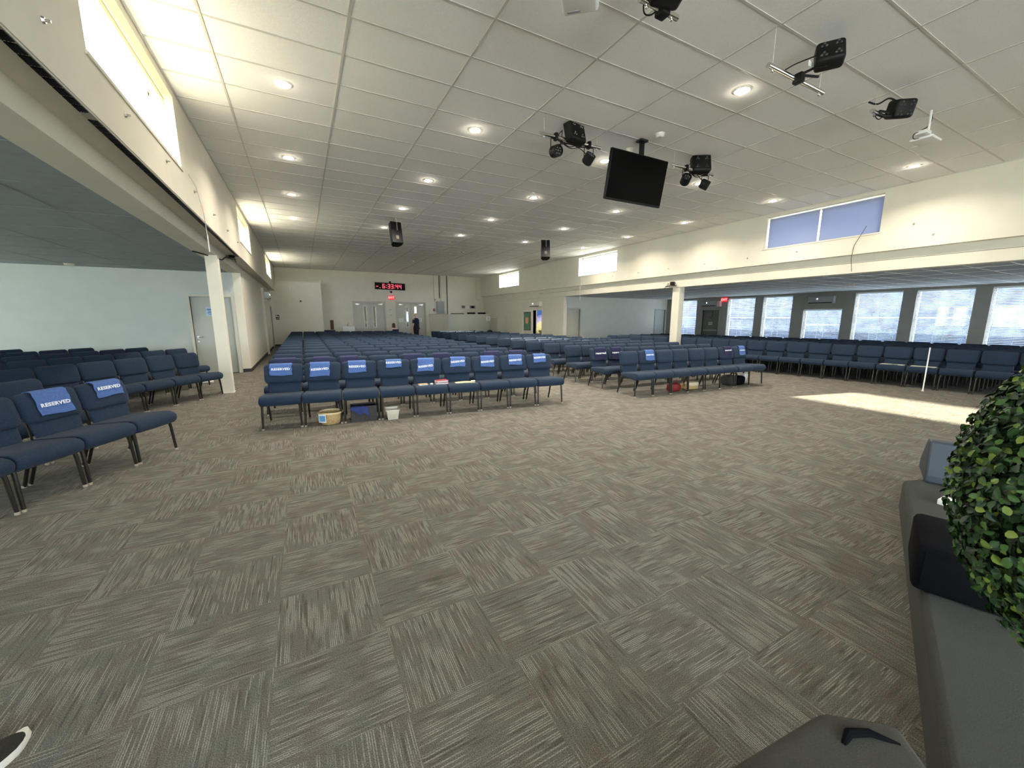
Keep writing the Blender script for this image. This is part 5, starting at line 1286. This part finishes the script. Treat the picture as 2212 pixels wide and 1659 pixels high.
# seated woman
t = thing('person', 'seated person with long brown hair and a pale pink top', 'person', (4.68, 23.55, 0), radians(205))
J = [((0, 0, 0.52), 0.11), ((0, 0.02, 0.70), 0.10), ((0, 0.03, 0.90), 0.10), ((0, 0.03, 1.0), 0.06), ((0, 0.02, 1.06), 0.045), ((0, 0, 1.14), 0.078), ((0, 0, 1.21), 0.068),
     ((-0.17, 0.03, 0.95), 0.048), ((-0.22, -0.02, 0.72), 0.038), ((-0.14, -0.22, 0.62), 0.028), ((0.17, 0.03, 0.95), 0.048), ((0.22, -0.02, 0.72), 0.038), ((0.14, -0.22, 0.62), 0.028),
     ((-0.10, -0.1, 0.52), 0.085), ((-0.10, -0.43, 0.50), 0.06), ((-0.10, -0.42, 0.10), 0.04), ((-0.10, -0.52, 0.04), 0.03), ((0.10, -0.1, 0.52), 0.085), ((0.10, -0.43, 0.50), 0.06), ((0.10, -0.42, 0.10), 0.04), ((0.10, -0.52, 0.04), 0.03)]
E_ = [(0, 1), (1, 2), (2, 3), (3, 4), (4, 5), (5, 6), (2, 7), (7, 8), (8, 9), (2, 10), (10, 11), (11, 12), (0, 13), (13, 14), (14, 15), (15, 16), (0, 17), (17, 18), (18, 19), (19, 20)]
for hb in (9, 12):
    bx, by, bz = J[hb][0]
    for k in range(4):
        i0 = len(J); J += [((bx-0.027+k*0.018, by-0.05, bz-0.01), 0.008), ((bx-0.027+k*0.018, by-0.10-0.004*k*(3-k), bz-0.03), 0.007)]; E_ += [(hb, i0), (i0, i0+1)]
    i0 = len(J); sg = 1 if hb == 9 else -1; J += [((bx+sg*0.035, by-0.02, bz), 0.009), ((bx+sg*0.045, by-0.06, bz-0.01), 0.008)]; E_ += [(hb, i0), (i0, i0+1)]
body = skin_body('body', m_skin, t, J, E_)
MB().ball((0, -0.09, 1.14), 0.012, 8, 6).build('nose', m_skin, body)
for s in (-1, 1): MB().ball((s*0.027, -0.078, 1.16), 0.009, 8, 6).build('eye', m_black, body)
MB().rbox((0, -0.082, 1.105), (0.04, 0.01, 0.007), 0.002).build('mouth', m_red, body)
MB().ball((0, 0.03, 1.17), 0.092, 16, 12, sc=(1, 1, 1.0)).ball((-0.07, 0.03, 1.06), 0.06, 12, 8, sc=(0.6, 0.9, 2.0)).ball((0.07, 0.03, 1.06), 0.06, 12, 8, sc=(0.6, 0.9, 2.0)).ball((0, 0.08, 1.05), 0.08, 12, 8, sc=(1, 0.6, 1.8)).build('hair', m_hairb, t)
rings('top', m_pink, t, [(0, 0, 0.46, 0.18, 0.15), (0, 0.01, 0.62, 0.17, 0.14), (0, 0.02, 0.80, 0.18, 0.135), (0, 0.03, 0.92, 0.19, 0.12), (0, 0.03, 0.98, 0.13, 0.09), (0, 0.03, 1.01, 0.07, 0.07)])
for s in (-1, 1): skin_body('sleeve', m_pink, t, [((s*0.13, 0.03, 0.94), 0.065), ((s*0.19, 0.02, 0.86), 0.06), ((s*0.215, 0.0, 0.75), 0.052)], [(0, 1), (1, 2)])
skin_body('trousers', m_trouser, t, [((0, 0, 0.52), (0.16, 0.13)), ((-0.10, -0.12, 0.52), 0.095), ((-0.10, -0.42, 0.50), 0.075), ((-0.10, -0.42, 0.12), 0.055), ((0.10, -0.12, 0.52), 0.095), ((0.10, -0.42, 0.50), 0.075), ((0.10, -0.42, 0.12), 0.055)], [(0, 1), (1, 2), (2, 3), (0, 4), (4, 5), (5, 6)])
t = thing('folding_chair', 'dark chair under the seated person at the far end', 'chair', (4.68, 23.60, 0), radians(205))
MB().rbox((0, -0.03, 0.36), (0.44, 0.42, 0.04), 0.015).build('seat', m_navyshirt, t); MB().rbox((0, 0.21, 0.78), (0.42, 0.03, 0.24), 0.012).build('backrest', m_navyshirt, t)
for sx in (-1, 1):
    for sy in (-1, 1): MB().tube([(sx*0.2, sy*0.19, 0.36 if sy < 0 else 0.88), (sx*0.2, sy*0.2, 0)], 0.012, 6).build('leg', m_leg, t)
